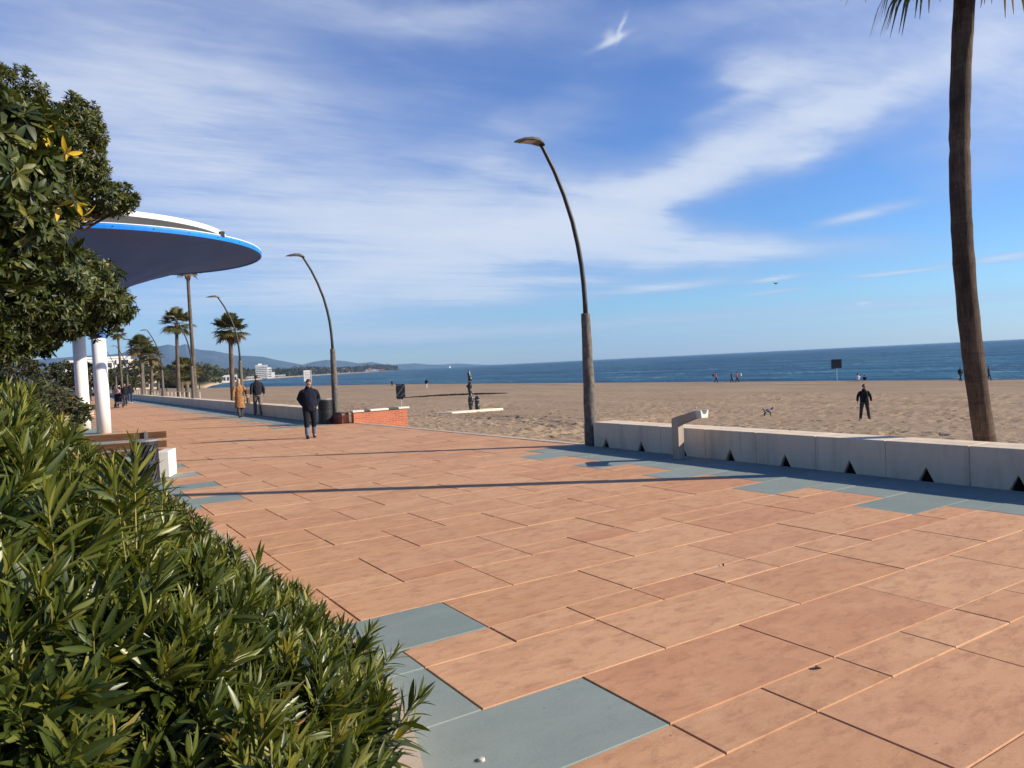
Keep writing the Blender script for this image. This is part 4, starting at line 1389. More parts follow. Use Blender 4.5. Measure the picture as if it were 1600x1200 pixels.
def far_tree(seed, h, rad, n=420, small=.75):
    g_ = random.Random(seed)
    blobs = [(g_.uniform(-.5, .5) * rad, g_.uniform(-.5, .5) * rad, h * g_.uniform(.55, .82), rad * g_.uniform(.5, .8), rad * g_.uniform(.5, .8), h * g_.uniform(.16, .28)) for _ in range(6)]
    return tree('shade_tree', (0, 0, 0), None, None, h * .5, blobs, n, clump, small, seed, M['leaf_far'], None, .16)


protos = [far_tree(101, 6.5, 3.2), far_tree(102, 5.5, 2.8), far_tree(103, 7.5, 3.4)]
FT = [(-3.2, 27.5, .72, 'dark tree in the shade just left of the left white column'), (-6.5, 31, .9, 'dark tree filling the shade under the low crown at the left edge'), (-1.6, 56, .62, 'shade tree behind the orange flower bed next to the left column'),
      (-4.5, 60, .95, 'shade tree behind the orange flower bed at the left edge'), (3.6, 84, .85, 'shade tree seen between the two white columns'), (-12, 66, 1.1, 'large shade tree deep in the garden at the far left'),
      (9.5, 150, .95, 'olive green tree right of the white column beyond the wall'), (14, 158, .85, 'olive green tree behind the distant palm cluster'), (19, 172, .8, 'low tree right of the distant palm cluster'),
      (25, 186, .8, 'low tree behind the railing, left of the tall thin palm'), (31, 204, .85, 'bushy tree on the sand edge left of the bay'), (37, 232, .9, 'bushy tree beside the tall thin palm trunk'), (45, 262, .95, 'tree at the corner of the bay'), (16, 210, 1.3, 'tree in front of the cream apartment houses'), (24, 240, 1.3, 'tree below the cream apartment houses'), (50, 318, 1.3, 'distant tree on the shore behind the fan palm'), (58, 348, 1.3, 'distant tree where the beach meets the bay')]
for i, (x, y, s, lab) in enumerate(FT):
    o = protos[i] if i < 3 else copy_tree(protos[i % 3])
    o.location = (x, y, -.3 if y < 140 else -1.3); o.scale = (s * 1.05, s * 1.05, s); o.rotation_euler = (0, 0, i * 1.7)
    tag(o, lab, 'tree', 'shade trees in the background')

SH = [(-.2, 26.0, .34, 'low dark shrub in the planter at the left edge above the oleanders'), (-1.3, 24.5, .36, 'low dark shrub at the far left edge beyond the oleanders'), (.15, 24.2, .26, 'small dark shrub beside the broad leaved garden plant'),
      (-.3, 55, .42, 'dark shrub behind the orange flowers beside the left column'), (-2.6, 52, .5, 'dark shrub behind the orange flowers at the left edge'), (-1.9, 34, .40, 'dark shrub in the shade left of the spiky yucca')]
for i, (x, y, s, lab) in enumerate(SH):
    o = copy_tree(protos[i % 3]); o.name = 'garden_shrub'
    o.location = (x, y, -.75 * s * 2); o.scale = (s * 1.3, s * 1.3, s); o.rotation_euler = (0, 0, i * 2.1)
    tag(o, lab, 'shrub', 'dark shrubs in the garden planters')

# ================================================================== FAR SHORE BUILDINGS AND WOODS
g = np.random.default_rng(33)
K = 2100
a = g.uniform(10.6, 23.7, K)
back = np.where(g.random(K) < .55, g.uniform(55, 150, K), g.uniform(120, 420, K)) * np.interp(a, [20, 23.7], [1, .45])
hh = np.interp(a, [10.6, 13, 14, 16, 17.2, 18.5, 20.5, 21.5, 22.6, 23.7], [9, 11, 10, 14, 20, 15, 15, 22, 25, 15]) * g.uniform(.6, 1.08, K)
rr = coast_r(a) + back
pos = np.stack([np.sin(np.radians(a)) * rr, np.cos(np.radians(a)) * rr, coast_h(a, back) + hh * g.uniform(.25, .9, K)], 1)
# keep the hotel front clear
pos = pos[~((a > 13.2) & (a < 15.4) & (back < 130))]
V, Q, T = scatter(clump, pos, np.array([[0, 0, 1.0]]) + g.normal(0, .5, (len(pos), 3)), g.uniform(7, 12, len(pos)), g, g.normal(0, .12, len(pos)))
tag(link('headland_wood', np_mesh('headland_wood', V, [Q], T), None, [M['leaf_far']]), 'dark wood covering the headland across the bay', 'wood', kind='stuff')
K = 700
a = g.uniform(2.0, 10.6, K); rr = g.uniform(470, 640, K); hh = g.uniform(6, 12, K)
pos = np.stack([np.sin(np.radians(a)) * rr, np.cos(np.radians(a)) * rr, hh * g.uniform(.1, .9, K)], 1)
V, Q, T = scatter(clump, pos, np.array([[0, 0, 1.0]]) + g.normal(0, .5, (len(pos), 3)), g.uniform(4, 7, len(pos)), g, g.normal(0, .12, len(pos)))
tag(link('shore_wood', np_mesh('shore_wood', V, [Q], T), None, [M['leaf_far']]), 'belt of dark trees along the shore left of the bay', 'wood', kind='stuff')


def building(name, az_deg, r, W, D, Hh, wall, label, group=None, floors=3, cols=5, roof=None, base_z=None, balc=False, rz=None):
    x, y = polar(az_deg, r)
    z0 = base_z if base_z is not None else float(coast_h(az_deg, max(20, r - float(coast_r(az_deg))))) - .5
    root = empty(name, (x, y, z0), -R(az_deg) if rz is None else rz, label, 'building', group)
    m = MB(); m.box((0, D / 2, Hh / 2), (W, D, Hh)); m.build('wall', wall, root)
    fh = Hh / floors; cw = W / cols
    for f in range(floors):
        m = MB()
        for c in range(cols):
            m.box((-W / 2 + cw * (c + .5), .02, fh * (f + .52)), (cw * .62, .30, fh * .55))
        m.build_each('window', M['window_dark'], root)
        if balc:
            m = MB(); m.box((0, -.7, fh * f + .55 + .2), (W * .98, 1.3, .9)); m.build('balcony', wall, root)
    m = MB()
    if roof:
        m.add([(-W / 2 - .6, -.6, Hh), (W / 2 + .6, -.6, Hh), (W / 2 + .6, D + .6, Hh), (-W / 2 - .6, D + .6, Hh), (-W * .2, D / 2, Hh + min(W, D) * .22), (W * .2, D / 2, Hh + min(W, D) * .22)],
              [(3, 2, 1, 0), (0, 1, 5, 4), (1, 2, 5), (2, 3, 4, 5), (3, 0, 4)])
        m.build('roof', roof, root)
    else:
        m.box((0, D / 2, Hh + .35), (W + .4, D + .4, .7)); m.build('roof', wall, root)
    return root


ht = building('hotel', 13.95, 1265, 19, 16, 20.5, M['villa_white'], 'white seven storey hotel block at the edge of the bay', None, 7, 8, None, -2.2, True)
m = MB(); m.box((12.2, 9, 8.5), (6, 14, 17)); m.box((17.2, 8, 4.6), (5.5, 12, 9.2)); m.box((-2, 9, 22.2), (6, 8, 3)); m.build_each('side_wing', M['villa_white'], ht)
m = MB()
for f in range(5): m.box((12.2, 1.98, 2.2 + f * 2.9), (4.6, .3, 1.3))
m.build_each('window', M['window_dark'], ht)
building('beach_club', 12.9, 1120, 26, 8, 3.6, M['villa_white'], 'long low white beach building on the sand left of the white hotel', None, 1, 12, None, -2.6)
building('beach_club', 15.2, 1450, 20, 8, 4.0, M['villa_white'], 'low white beach building right of the white hotel', None, 1, 8, None, -2.6)
VILLAS = [(15.15, 1640, 12, 8, 1), (16.75, 1890, 11, 7.5, 1), (17.1, 1960, 10, 9, 0), (17.5, 1960, 14, 8, 0), (17.95, 2020, 9, 11, 0), (18.55, 2110, 13, 9, 0), (18.9, 2160, 11, 11, 1), (19.25, 2230, 14, 10, 0),
          (19.7, 2290, 10, 13, 0), (20.05, 2330, 14, 10, 1), (20.35, 2390, 11, 9, 0), (21.35, 2560, 14, 8, 1), (21.65, 2590, 16, 10, 1), (21.95, 2640, 12, 9, 0), (22.15, 2700, 14, 7, 0), (16.2, 1800, 12, 7, 1), (18.2, 2200, 9, 14, 1), (15.7, 1650, 11, 9, 0)]
for i, (az_, r, W, Hh, rf) in enumerate(VILLAS):
    building('villa', az_, r, W, 10, Hh, M['villa_white'] if i % 4 else M['villa_cream'], 'small pale villa among the trees of the headland', 'pale villas on the headland', 2, 3, M['roof'] if rf else None)
building('villa', 20.7, 2440, 17, 10, 9, M['villa_orange'], 'orange house on the headland just right of the second lamp pole', None, 2, 3, None)
building('villa', 22.5, 2760, 26, 10, 5, M['villa_orange'], 'long low reddish building near the tip of the headland', None, 1, 5, M['roof'])
for i, (az_, r, W, Hh, lab, wl) in enumerate([(4.1, 300, 15, 11.5, 'white apartment house beside the right white column far down the promenade', 'villa_white'), (5.2, 320, 12, 9.5, 'cream apartment house left of the distant palm cluster', 'villa_cream'),
                                    (6.15, 310, 11, 10.5, 'yellowish cream apartment house behind the distant palm cluster', 'villa_cream'), (3.1, 280, 14, 10, 'white apartment house hidden behind the white columns', 'villa_white')]):
    building('apartment_house', az_, r, W, 12, Hh, M[wl], lab, 'apartment houses inland of the promenade', 4, 4, None, -1.0)
building('restaurant', 11.3, 760, 26, 8, 6.0, M['villa_white'], 'pale low building with flat roof on the shore between the palm trunks', None, 1, 8, None, -2.5)

# sailing boat far out
x, y = polar(27.65, 3300)
sb = empty('sailing_boat', (x, y, SEA_Z), 0, 'tiny white sailing boat on the sea below the farthest hills', 'boat')
m = MB(); m.prism([(-4, 1.2), (-3.2, -.2), (3.2, -.2), (4.4, 1.3)], 'Y', -1.2, 1.2); m.build('hull', M['white_paint'], sb)
m = MB(); m.prism([(-.2, 1.6), (3.4, 1.7), (-.1, 11.5)], 'Y', -.06, .06); m.prism([(-.5, 1.6), (-3.8, 1.7), (-.4, 10)], 'Y', -.06, .06); m.build_each('sail', M['sail'], sb)
m = MB(); m.tube([(-.3, 0, 0), (-.3, 0, 12)], .08, 6); m.build('mast', M['grey_metal'], sb)

# railing on the beach side of the far wall
rl = empty('railing', (11.0, 64, -.5), 0, 'thin pale railing behind the far wall among the palm trunks', 'railing')
m = MB()
for z in (.75, 1.25): m.box((0, 26, z), (.05, 52, .05))
m.build_each('rail', M['rail'], rl)
for k in range(22):
    m = MB(); m.box((0, k * 2.45, .55), (.06, .06, 1.4)); m.build('post', M['rail'], rl)

# ================================================================== PEOPLE
DG = None


def remesh(mb, voxel, smooth_it=6, noise_amt=0.0, seed=0):
    me = mb.mesh('tmp')
    o = bpy.data.objects.new('tmp', me); COL.objects.link(o)
    r = o.modifiers.new('r', 'REMESH'); r.mode = 'VOXEL'; r.voxel_size = voxel; r.use_smooth_shade = True
    s = o.modifiers.new('s', 'SMOOTH'); s.iterations = smooth_it; s.factor = .5
    dg = bpy.context.evaluated_depsgraph_get()
    out = bpy.data.meshes.new_from_object(o.evaluated_get(dg))
    bpy.data.objects.remove(o); bpy.data.meshes.remove(me)
    if noise_amt:
        for v in out.vertices:
            n = mnoise.noise_vector(v.co * 9 + Vector((seed, 0, 0))) + mnoise.noise_vector(v.co * 19 + Vector((0, seed, 0))) * .5
            v.co += n * noise_amt
    for p in out.polygons: p.use_smooth = True
    return out


def cloth(col, rough=.85): return simple('cloth', col, rough, .15, .2, 14, bstr=.3, bscale=60)


SKIN = simple('skin', (0.40, 0.22, 0.15), .55, .3, .08, 12)
SKIN_D = simple('skin_tanned', (0.30, 0.155, 0.10), .55, .3, .08, 12)


def hand(m, wrist, d, side, curl=.5):
    """palm, four bent fingers and a thumb along direction d; side +1 right, -1 left"""
    w = Vector(wrist); d = Vector(d).normalized()
    x = Vector((0, 1, 0)); x = (x - d * x.dot(d)).normalized()       # across the palm (front-back)
    inw = Vector((-side, 0, 0)); inw = (inw - d * inw.dot(d)).normalized()
    m.ell(w + d * .045, (.018, .040, .052), Matrix((inw, x, d)).transposed(), 10, 8)
    for k, L in enumerate((.068, .078, .073, .058)):
        b = w + d * .085 + x * (.030 - .020 * k)
        p1 = b + d * L * .45 + inw * .010 * curl; p2 = p1 + (d * .8 + inw * curl).normalized() * L * .32; p3 = p2 + (d * .4 + inw * curl * 1.4).normalized() * L * .25
        m.tube([b - d * .015, p1, p2, p3], [.0095, .0090, .0085, .007], 7)
    b = w + d * .03 + x * .034
    m.tube([b, b + d * .03 + x * .022 + inw * .01, b + d * .062 + x * .026 + inw * .02], [.012, .0105, .008], 7)


def person(label, loc, rz, Ht=1.75, stride=.18, arms=None, lean=0.0, head_pitch=0.0, head_yaw=0.0, top=(.02, .02, .03), legs=(.03, .03, .035), shoes=(.02, .02, .02), hair=(.05, .04, .03),
           coat=None, voxel=.03, broad=1.0, lower=None, face=True, stance=.10, long_hair=False, group=None, turn_feet=0.0, skin=None, belly=0.0, jacket_len=.86):
    """standing or walking figure, facing +Y; built as one body with clothes as children"""
    s = Ht / 1.75
    root = empty('person', loc, rz, label, 'person', group)
    root.scale = (s, s, s)
    skin = skin or SKIN

    def LN(z):      # forward lean above the hips
        return math.tan(lean) * max(0, z - .95)
    if arms is None: arms = [[(.235, -.03, 1.17), (.26, .03, .90)], [(-.235, .03, 1.17), (-.26, .09, .91)]]
    hipz = .93
    lg = []
    for side, sg in ((1, 1), (-1, -1)):
        st = stride * sg
        lift = .04 if st < 0 else 0
        lg.append([Vector((side * .092, 0, hipz)), Vector((side * (stance * .55 + .045), st * .45 + abs(stride) * .28, .505)), Vector((side * stance, st - (.02 if st < 0 else 0), .095 + lift * .8))])
    sh = 1.395
    shoulders = [Vector((.172 * broad, LN(sh), sh)), Vector((-.172 * broad, LN(sh), sh))]
    ar = []
    for k in range(2):
        e, h = Vector(arms[k][0]), Vector(arms[k][1])
        e.y += LN(e.z); h.y += LN(max(h.z, 1.0)) * .8
        ar.append([shoulders[k], e, h])
    # ---- body: one continuous surface
    m = MB()
    ring = [(.86, .150, .105, 0), (.96, .160, .110, .0), (1.06, .145, .100, .01), (1.20, .160, .112, .01), (1.32, .172, .115, .0), (1.42, .150, .090, -.01), (1.475, .075, .065, -.01)]
    m.tube([(0, y_ + LN(z), z) for z, _, _, y_ in ring], [(rx * broad, ry) for _, rx, ry, _ in ring], 16, ref=(1, 0, 0))
    nb = Vector((0, LN(1.48) - .005, 1.47)); hd = Vector((0, LN(1.48) + .02 + math.sin(head_pitch) * .10, 1.565 + .055 * math.cos(head_pitch)))
    m.tube([nb, nb.lerp(hd, .6), hd], [.060, .054, .05], 12)
    HM = Matrix.Rotation(head_yaw, 3, 'Z') @ Matrix.Rotation(-head_pitch, 3, 'X')
    hc = hd + HM @ Vector((0, .012, .045))
    m.ell(hc, (.074, .092, .108), HM, 14, 10)
    m.ell(hc + HM @ Vector((0, .030, -.062)), (.050, .056, .052), HM, 10, 8)
    m.ell(hc + HM @ Vector((0, .098, -.012)), (.013, .020, .024), HM, 8, 6)
    m.ell(hc + HM @ Vector((0, .088, -.060)), (.024, .012, .009), HM, 8, 6)
    for q in (1, -1): m.ell(hc + HM @ Vector((q * .076, -.005, -.005)), (.011, .02, .031), HM, 8, 6)
    for a_ in lg:
        m.tube([a_[0] + Vector((0, 0, .04)), a_[0].lerp(a_[1], .4), a_[1], a_[1].lerp(a_[2], .35), a_[2]], [.083, .078, .054, .056, .036], 12)
        m.ell(a_[2] + Vector((0, .055, -.055)), (.036, .105, .036), None, 10, 8)
    for k, a_ in enumerate(ar):
        m.tube([a_[0] + Vector(((-.08, .08)[k], 0, -.01)), a_[0] + Vector(((-.02, .02)[k], 0, -.03)), a_[0].lerp(a_[1], .5), a_[1], a_[1].lerp(a_[2], .5), a_[2]], [.05, .054, .047, .040, .038, .027], 10)
        if voxel < .012: hand(m, a_[2], (a_[2] - a_[1]), (1, -1)[k])
        else: m.ell(a_[2] + (a_[2] - a_[1]).normalized() * .07, (.024, .04, .075), None, 8, 6)
    link('body', remesh(m, voxel, 3 if voxel < .012 else 4), root, [skin])
    # ---- trousers
    m = MB()
    m.tube([(0, 0, .84), (0, 0, .92), (0, 0, 1.0), (0, .0, 1.05)], [(.155, .120), (.172, .128), (.170, .124), (.16, .115)], 16, ref=(1, 0, 0))
    for a_ in lg:
        cut = .40 if lower else 1.0
        end = a_[1].lerp(a_[2], cut)
        m.tube([a_[0] + Vector((0, -.005, .02)), a_[0].lerp(a_[1], .45), a_[1], a_[1].lerp(a_[2], .25), end - Vector((0, 0, .015))], [.112, .100, .080, .078, .068 if not lower else .074], 12)
    link('trousers', remesh(m, max(.011, voxel), 4, .006, 3), root, [cloth(legs)])
    if lower:
        for a_ in lg:
            m = MB(); m.tube([a_[1].lerp(a_[2], .34), a_[1].lerp(a_[2], .7), a_[2] - Vector((0, 0, .01))], [.066, .064, .060], 12)
            link('trouser_leg', remesh(m, max(.012, voxel * .7), 3, .004, 5), root, [cloth(lower)])
    # ---- shoes
    for k, a_ in enumerate(lg):
        m = MB(); base = a_[2]
        pitch = R(-24) if stride * (1, -1)[k] < -.05 else 0
        RM = Matrix.Rotation(pitch, 3, 'X') @ Matrix.Rotation(turn_feet * (-1, 1)[k], 3, 'Z')
        m.ell(base + RM @ Vector((0, -.01, -.035)), (.045, .062, .058), RM, 10, 8)
        m.ell(base + RM @ Vector((0, .085, -.055)), (.047, .115, .040), RM, 12, 8)
        m.box(base + RM @ Vector((0, .05, -.083)), (.080, .25, .022), RM)
        link('shoe', remesh(m, max(.010, voxel * .6), 3), root, [simple('shoe_leather', shoes, .5, .35)])
    # ---- jacket or coat
    m = MB()
    if coat == 'long':
        rg_ = [(.43, .235, .185, -.02), (.60, .225, .175, -.01), (.80, .205, .155, 0), (.95, .198, .142, 0), (1.08, .182, .132, .0), (1.22, .190, .138, 0), (1.33, .190, .132, 0), (1.40, .155, .108, -.01), (1.46, .10, .085, -.01), (1.50, .078, .080, -.01), (1.55, .074, .078, -.005)]
    else:
        rg_ = [(jacket_len, .185, .138 + belly * .5, 0), (.94, .192, .145 + belly, belly * .5), (1.06, .190, .143 + belly, belly * .6), (1.20, .196, .142 + belly * .6, belly * .3), (1.33, .196, .134, 0), (1.40, .160, .112, -.008), (1.46, .105, .09, -.008), (1.50, .080, .082, -.005), (1.54, .074, .078, -.002), (1.525, .078, .076, 0)]
    m.tube([(0, y_ + LN(z), z) for z, _, _, y_ in rg_], [(rx * broad, ry) for _, rx, ry, _ in rg_], 20, ref=(1, 0, 0))
    for k, a_ in enumerate(ar):
        q_ = (1, -1)[k]
        m.tube([a_[0] + Vector((-.11 * q_, 0, .0)), a_[0] + Vector((-.045 * q_, 0, -.012)), a_[0].lerp(a_[1], .16) + Vector((.0 * q_, 0, 0)), a_[0].lerp(a_[1], .5), a_[1], a_[1].lerp(a_[2], .5), a_[1].lerp(a_[2], .97)], [.045, .064, .074, .070, .064, .058, .050], 12)
        m.ell(a_[0] + Vector((-.025 * q_, 0, -.03)), (.075, .078, .075), None, 10, 8)
    link('coat' if coat == 'long' else 'jacket', remesh(m, max(.012, voxel), 4, .009 if voxel < .012 else .004, 7), root, [cloth(top)])
    # ---- hair and eyes
    m = MB()
    m.ell(hc + HM @ Vector((0, -.014, .018)), (.080, .093, .104), HM, 14, 10)
    if long_hair: m.ell(hc + HM @ Vector((0, -.045, -.06)), (.075, .055, .10), HM, 12, 8)
    link('hair', remesh(m, max(.011, voxel * .6), 2, .004 if voxel < .02 else 0, 2), root, [cloth(hair, .7)])
    if face and voxel < .02:
        for q in (1, -1):
            m = MB(); m.smooth = True; m.ell(hc + HM @ Vector((q * .031, .086, .004)), (.013, .007, .008), HM, 8, 6); m.build('eye', simple('eye', (.03, .02, .015), .2, .5), root)
            m = MB(); m.smooth = True; m.ell(hc + HM @ Vector((q * .031, .090, .024)), (.018, .006, .005), HM, 8, 6); m.build('eyebrow', cloth(hair, .8), root)
    return root


def face_to(dx, dy): return math.atan2(-dx, dy)


pocket = [[(.290, -.06, 1.17), (.165, .055, .945)], [(-.290, -.06, 1.17), (-.165, .055, .945)]]
person('man in a dark navy jacket walking towards us, head bowed, hands in pockets', (6.40, 20.75, 0), face_to(-.16, -1), 1.66, .13, pocket, R(7), R(42), R(-12), (.010, .012, .022), (.012, .012, .016), (.010, .010, .010), (.07, .06, .05),
       None, .0085, 1.10, (.12, .13, .165), True, .12, belly=.03, jacket_len=.80)
person('woman in a long camel coat walking away beside the man in grey trousers', (7.60, 34.7, 0), face_to(.06, 1), 1.70, .16, [[(.275, -.02, 1.19), (.33, .05, .96)], [(-.265, -.05, 1.17), (-.30, -.10, .92)]], R(4), 0, 0,
       (.29, .145, .058), (.07, .06, .06), (.04, .04, .04), (.40, .27, .155), 'long', .0105, 1.02, None, False, .075, True)
hb = empty('handbag', (7.95, 34.62, .62), 0, 'brown bag hanging from the right hand of the woman in the camel coat', 'bag')
m = MB(); m.box((0, 0, .11), (.12, .30, .26), None, .85); m.build('bag', simple('bag_leather', (.16, .085, .045), .5, .3), hb, bevel=.02)
m = MB(); m.tube([(0, -.1, .22), (0, -.06, .33), (0, .06, .33), (0, .1, .22)], .009, 7); m.build('strap', simple('bag_strap', (.62, .55, .45), .6), hb)
sbg = empty('shoulder_bag', (7.80, 34.60, 1.08), R(12), 'small dark shoulder bag on the back of the woman in the camel coat', 'bag')
m = MB(); m.box((.10, -.08, .05), (.16, .10, .20), None, .9); m.build('bag', simple('dark_bag', (.05, .03, .02), .5, .3), sbg, bevel=.02)
m = MB(); m.tube([(.10, -.07, .13), (.07, -.08, .27), (.04, .02, .385)], .011, 7); m.build('strap', simple('dark_strap', (.04, .025, .02), .5), sbg)
person('man in dark jacket and grey trousers walking away beside the camel coat', (8.55, 35.4, 0), face_to(.02, 1), 1.83, -.20, [[(.265, -.04, 1.18), (.285, .02, .93)], [(-.265, -.04, 1.18), (-.285, -.06, .92)]], R(3), R(8), R(10),
       (.016, .017, .021), (.155, .135, .115), (.05, .045, .04), (.055, .05, .045), None, .0105, 1.06, None, False, .09, jacket_len=.90)


def on_sand(x, y, dz=0.0): return (x, y, float(sandz(np.array(x), np.array(y))) + dz)


person('man in black standing on the sand with feet apart, looking to the right', on_sand(34.5, 22.1, .0), face_to(-.80, -.60), 1.74, .05, [[(.285, -.03, 1.18), (.315, .03, .94)], [(-.285, -.03, 1.18), (-.315, .03, .93)]], 0, 0, R(30),
       (.012, .012, .013), (.045, .042, .045), (.05, .045, .045), (.05, .035, .025), None, .0105, 1.06, None, True, .20, skin=SKIN_D, jacket_len=.90, turn_feet=R(16))
# small figures by the water and down the promenade
person('walker in a red top at the water edge, left of the close pair', on_sand(100, 91.7), face_to(.55, -.83), 1.76, .24, top=(.42, .03, .03), legs=(.02, .02, .025))
person('dark clothed walker of the close pair at the water edge', on_sand(100, 88.2), face_to(.55, -.83), 1.70, .22, top=(.03, .02, .03), legs=(.015, .015, .02))
person('walker in a red top of the close pair at the water edge', on_sand(100.3, 87.3), face_to(.55, -.83), 1.72, -.22, top=(.42, .04, .035), legs=(.02, .02, .025))
for (x, y, c, lab) in ((99.55, 92.0, (.02, .015, .02), 'black backpack worn by the walker in the red top'), (100.75, 86.95, (.7, .68, .66), 'white bag on the arm of the red walker of the close pair')):
    bp = empty('backpack', on_sand(x + .15, y, 1.05), face_to(.55, -.83), lab, 'bag')
    m = MB(); m.box((0, 0, .2), (.30, .20, .46), None, .85); m.build('bag', cloth(c), bp, bevel=.04)
    m = MB(); m.box((0, -.11, .14), (.2, .05, .2)); m.build('pocket', cloth(c), bp, bevel=.015)
person('dark walker on the shoreline just left of the big close palm', on_sand(100, 50.7), face_to(-.45, -.9), 1.80, .28, top=(.012, .014, .02), legs=(.02, .022, .03))
person('walker half hidden behind the trunk of the big close palm', on_sand(101, 47.75), face_to(.45, -.9), 1.75, .2, top=(.03, .03, .04), legs=(.05, .05, .06))
person('walker in a dark jacket and pale trousers on the sand right of the wrapped sign', on_sand(55, 113.6), face_to(.4, .9), 1.78, .2, top=(.03, .015, .02), legs=(.45, .43, .40))
person('small dark figure with a pale cap at the waterline, left of the wrapped sign', on_sand(88, 204.9), face_to(-.6, -.8), 1.75, .15, top=(.03, .04, .05), hair=(.6, .6, .58))
person('person in dark clothes walking away beside the far wall', (6.76, 71.8, 0), face_to(.05, 1), 1.78, .2, top=(.012, .014, .024), legs=(.035, .05, .09), shoes=(.6, .6, .58))
person('woman in a peach top pushing the pushchair', (4.95, 62.3, 0), face_to(.05, -1), 1.64, .15, [[(.24, .02, 1.14), (.20, .30, 1.02)], [(-.24, .02, 1.14), (-.20, .30, 1.02)]], top=(.48, .25, .19), legs=(.02, .02, .025), hair=(.16, .09, .05))
person('person in black beside the woman with the pushchair', (5.75, 65.0, 0), face_to(.05, -1), 1.72, .2, top=(.012, .012, .016), legs=(.03, .03, .04))
person('left one of two distant walkers between the white columns', (4.95, 95, 0), face_to(.05, 1), 1.7, .2, top=(.02, .02, .03))
person('right one of two distant walkers between the white columns', (5.75, 96.5, 0), face_to(.05, 1), 1.75, .2, top=(.015, .015, .02), legs=(.03, .03, .05))


def sitter(label, loc, rz, top, legs, hair):
    root = empty('person', loc, rz, label, 'person', 'people sitting at the water edge')
    m = MB()
    m.tube([(0, -.02, .06), (0, -.04, .25), (0, 0, .5), (0, .03, .62)], [(.17, .13), (.16, .12), (.18, .11), (.07, .07)], 14, ref=(1, 0, 0))
    m.ell((0, .07, .74), (.08, .095, .115)); m.tube([(0, .04, .58), (0, .06, .7)], .05, 8)
    for q in (1, -1):
        m.tube([(q * .10, 0, .10), (q * .13, .38, .42), (q * .12, .58, .06)], [.085, .06, .045], 10)
        m.ell((q * .12, .64, .04), (.04, .11, .04))
        m.tube([(q * .18, .02, .54), (q * .24, .16, .34), (q * .10, .40, .40)], [.05, .042, .03], 8)
    link('body', remesh(m, .025, 3), root, [SKIN])
    m = MB(); m.tube([(0, -.02, .10), (0, -.04, .25), (0, 0, .5), (0, .03, .6)], [(.19, .15), (.18, .14), (.20, .13), (.085, .08)], 14, ref=(1, 0, 0))
    for q in (1, -1): m.tube([(q * .18, .02, .54), (q * .24, .16, .34), (q * .12, .38, .40)], [.066, .056, .045], 8)
    link('jacket', remesh(m, .025, 3), root, [cloth(top)])
    m = MB()
    for q in (1, -1): m.tube([(q * .08, -.02, .11), (q * .13, .38, .42), (q * .12, .58, .09)], [.11, .08, .06], 10)
    link('trousers', remesh(m, .025, 3), root, [cloth(legs)])
    m = MB(); m.ell((0, .055, .765), (.088, .098, .11)); link('hair', remesh(m, .02, 2), root, [cloth(hair)])
    return root


sitter('seated figure in a pale top at the water edge, larger of the two', on_sand(101, 65.6, .03), face_to(.8, .5), (.62, .60, .58), (.02, .02, .03), (.02, .015, .012)).scale = (1.25, 1.25, 1.3)
sitter('seated figure in dark clothes at the water edge, right of the pale one', on_sand(101.3, 64.7, .03), face_to(.8, .5), (.015, .016, .02), (.02, .02, .03), (.02, .015, .012))

# dog on the sand
dg_ = empty('dog', on_sand(34.4, 27.85, .02), face_to(.6, -.55), 'small white terrier with dark patches and tail up on the sand', 'dog')
m = MB()
m.tube([(0, -.20, .275), (0, -.10, .28), (0, .05, .275), (0, .16, .29)], [(.065, .07), (.072, .078), (.078, .095), (.07, .085)], 12, ref=(1, 0, 0))
m.tube([(0, .15, .31), (0, .22, .38), (0, .25, .42)], [.062, .05, .05], 10)
m.ell((0, .265, .435), (.052, .062, .055)); m.tube([(0, .29, .425), (0, .36, .405)], [.036, .022], 8)
for q in (1, -1):
    m.tube([(q * .045, .14, .26), (q * .048, .12, .15), (q * .048, .14, .08), (q * .048, .14, .012)], [.042, .028, .021, .023], 8); m.ell((q * .048, .157, .015), (.022, .034, .016))
    m.tube([(q * .045, -.17, .27), (q * .05, -.13, .18), (q * .05, -.205, .10), (q * .05, -.19, .012)], [.052, .036, .021, .021], 8); m.ell((q * .05, -.172, .015), (.022, .034, .016))
    m.tube([(q * .032, .255, .475), (q * .042, .25, .515), (q * .04, .262, .55)], [.024, .018, .006], 6)
m.tube([(0, -.20, .30), (0, -.25, .38), (0, -.255, .45), (0, -.235, .50)], [.026, .020, .015, .008], 8)
dm, nt, out = newmat('terrier_coat')
cc = nt.ramp(nt.noise(nt.node('ShaderNodeTexCoord').outputs['Object'], 5.5, 1, .4), [(.42, (.62, .56, .50)), (.47, (.030, .024, .02))])
nt.l.new(pbsdf(nt, cc, .9, .1).outputs[0], out.inputs[0])
link('body', remesh(m, .011, 3), dg_, [dm])
for q in (1, -1):
    m = MB(); m.smooth = True; m.ell((q * .026, .315, .445), (.007, .007, .007), None, 6, 5); m.build('eye', M['dark_gap'], dg_)
m = MB(); m.smooth = True; m.ell((0, .372, .408), (.011, .010, .010), None, 6, 5); m.build('nose', M['dark_gap'], dg_)

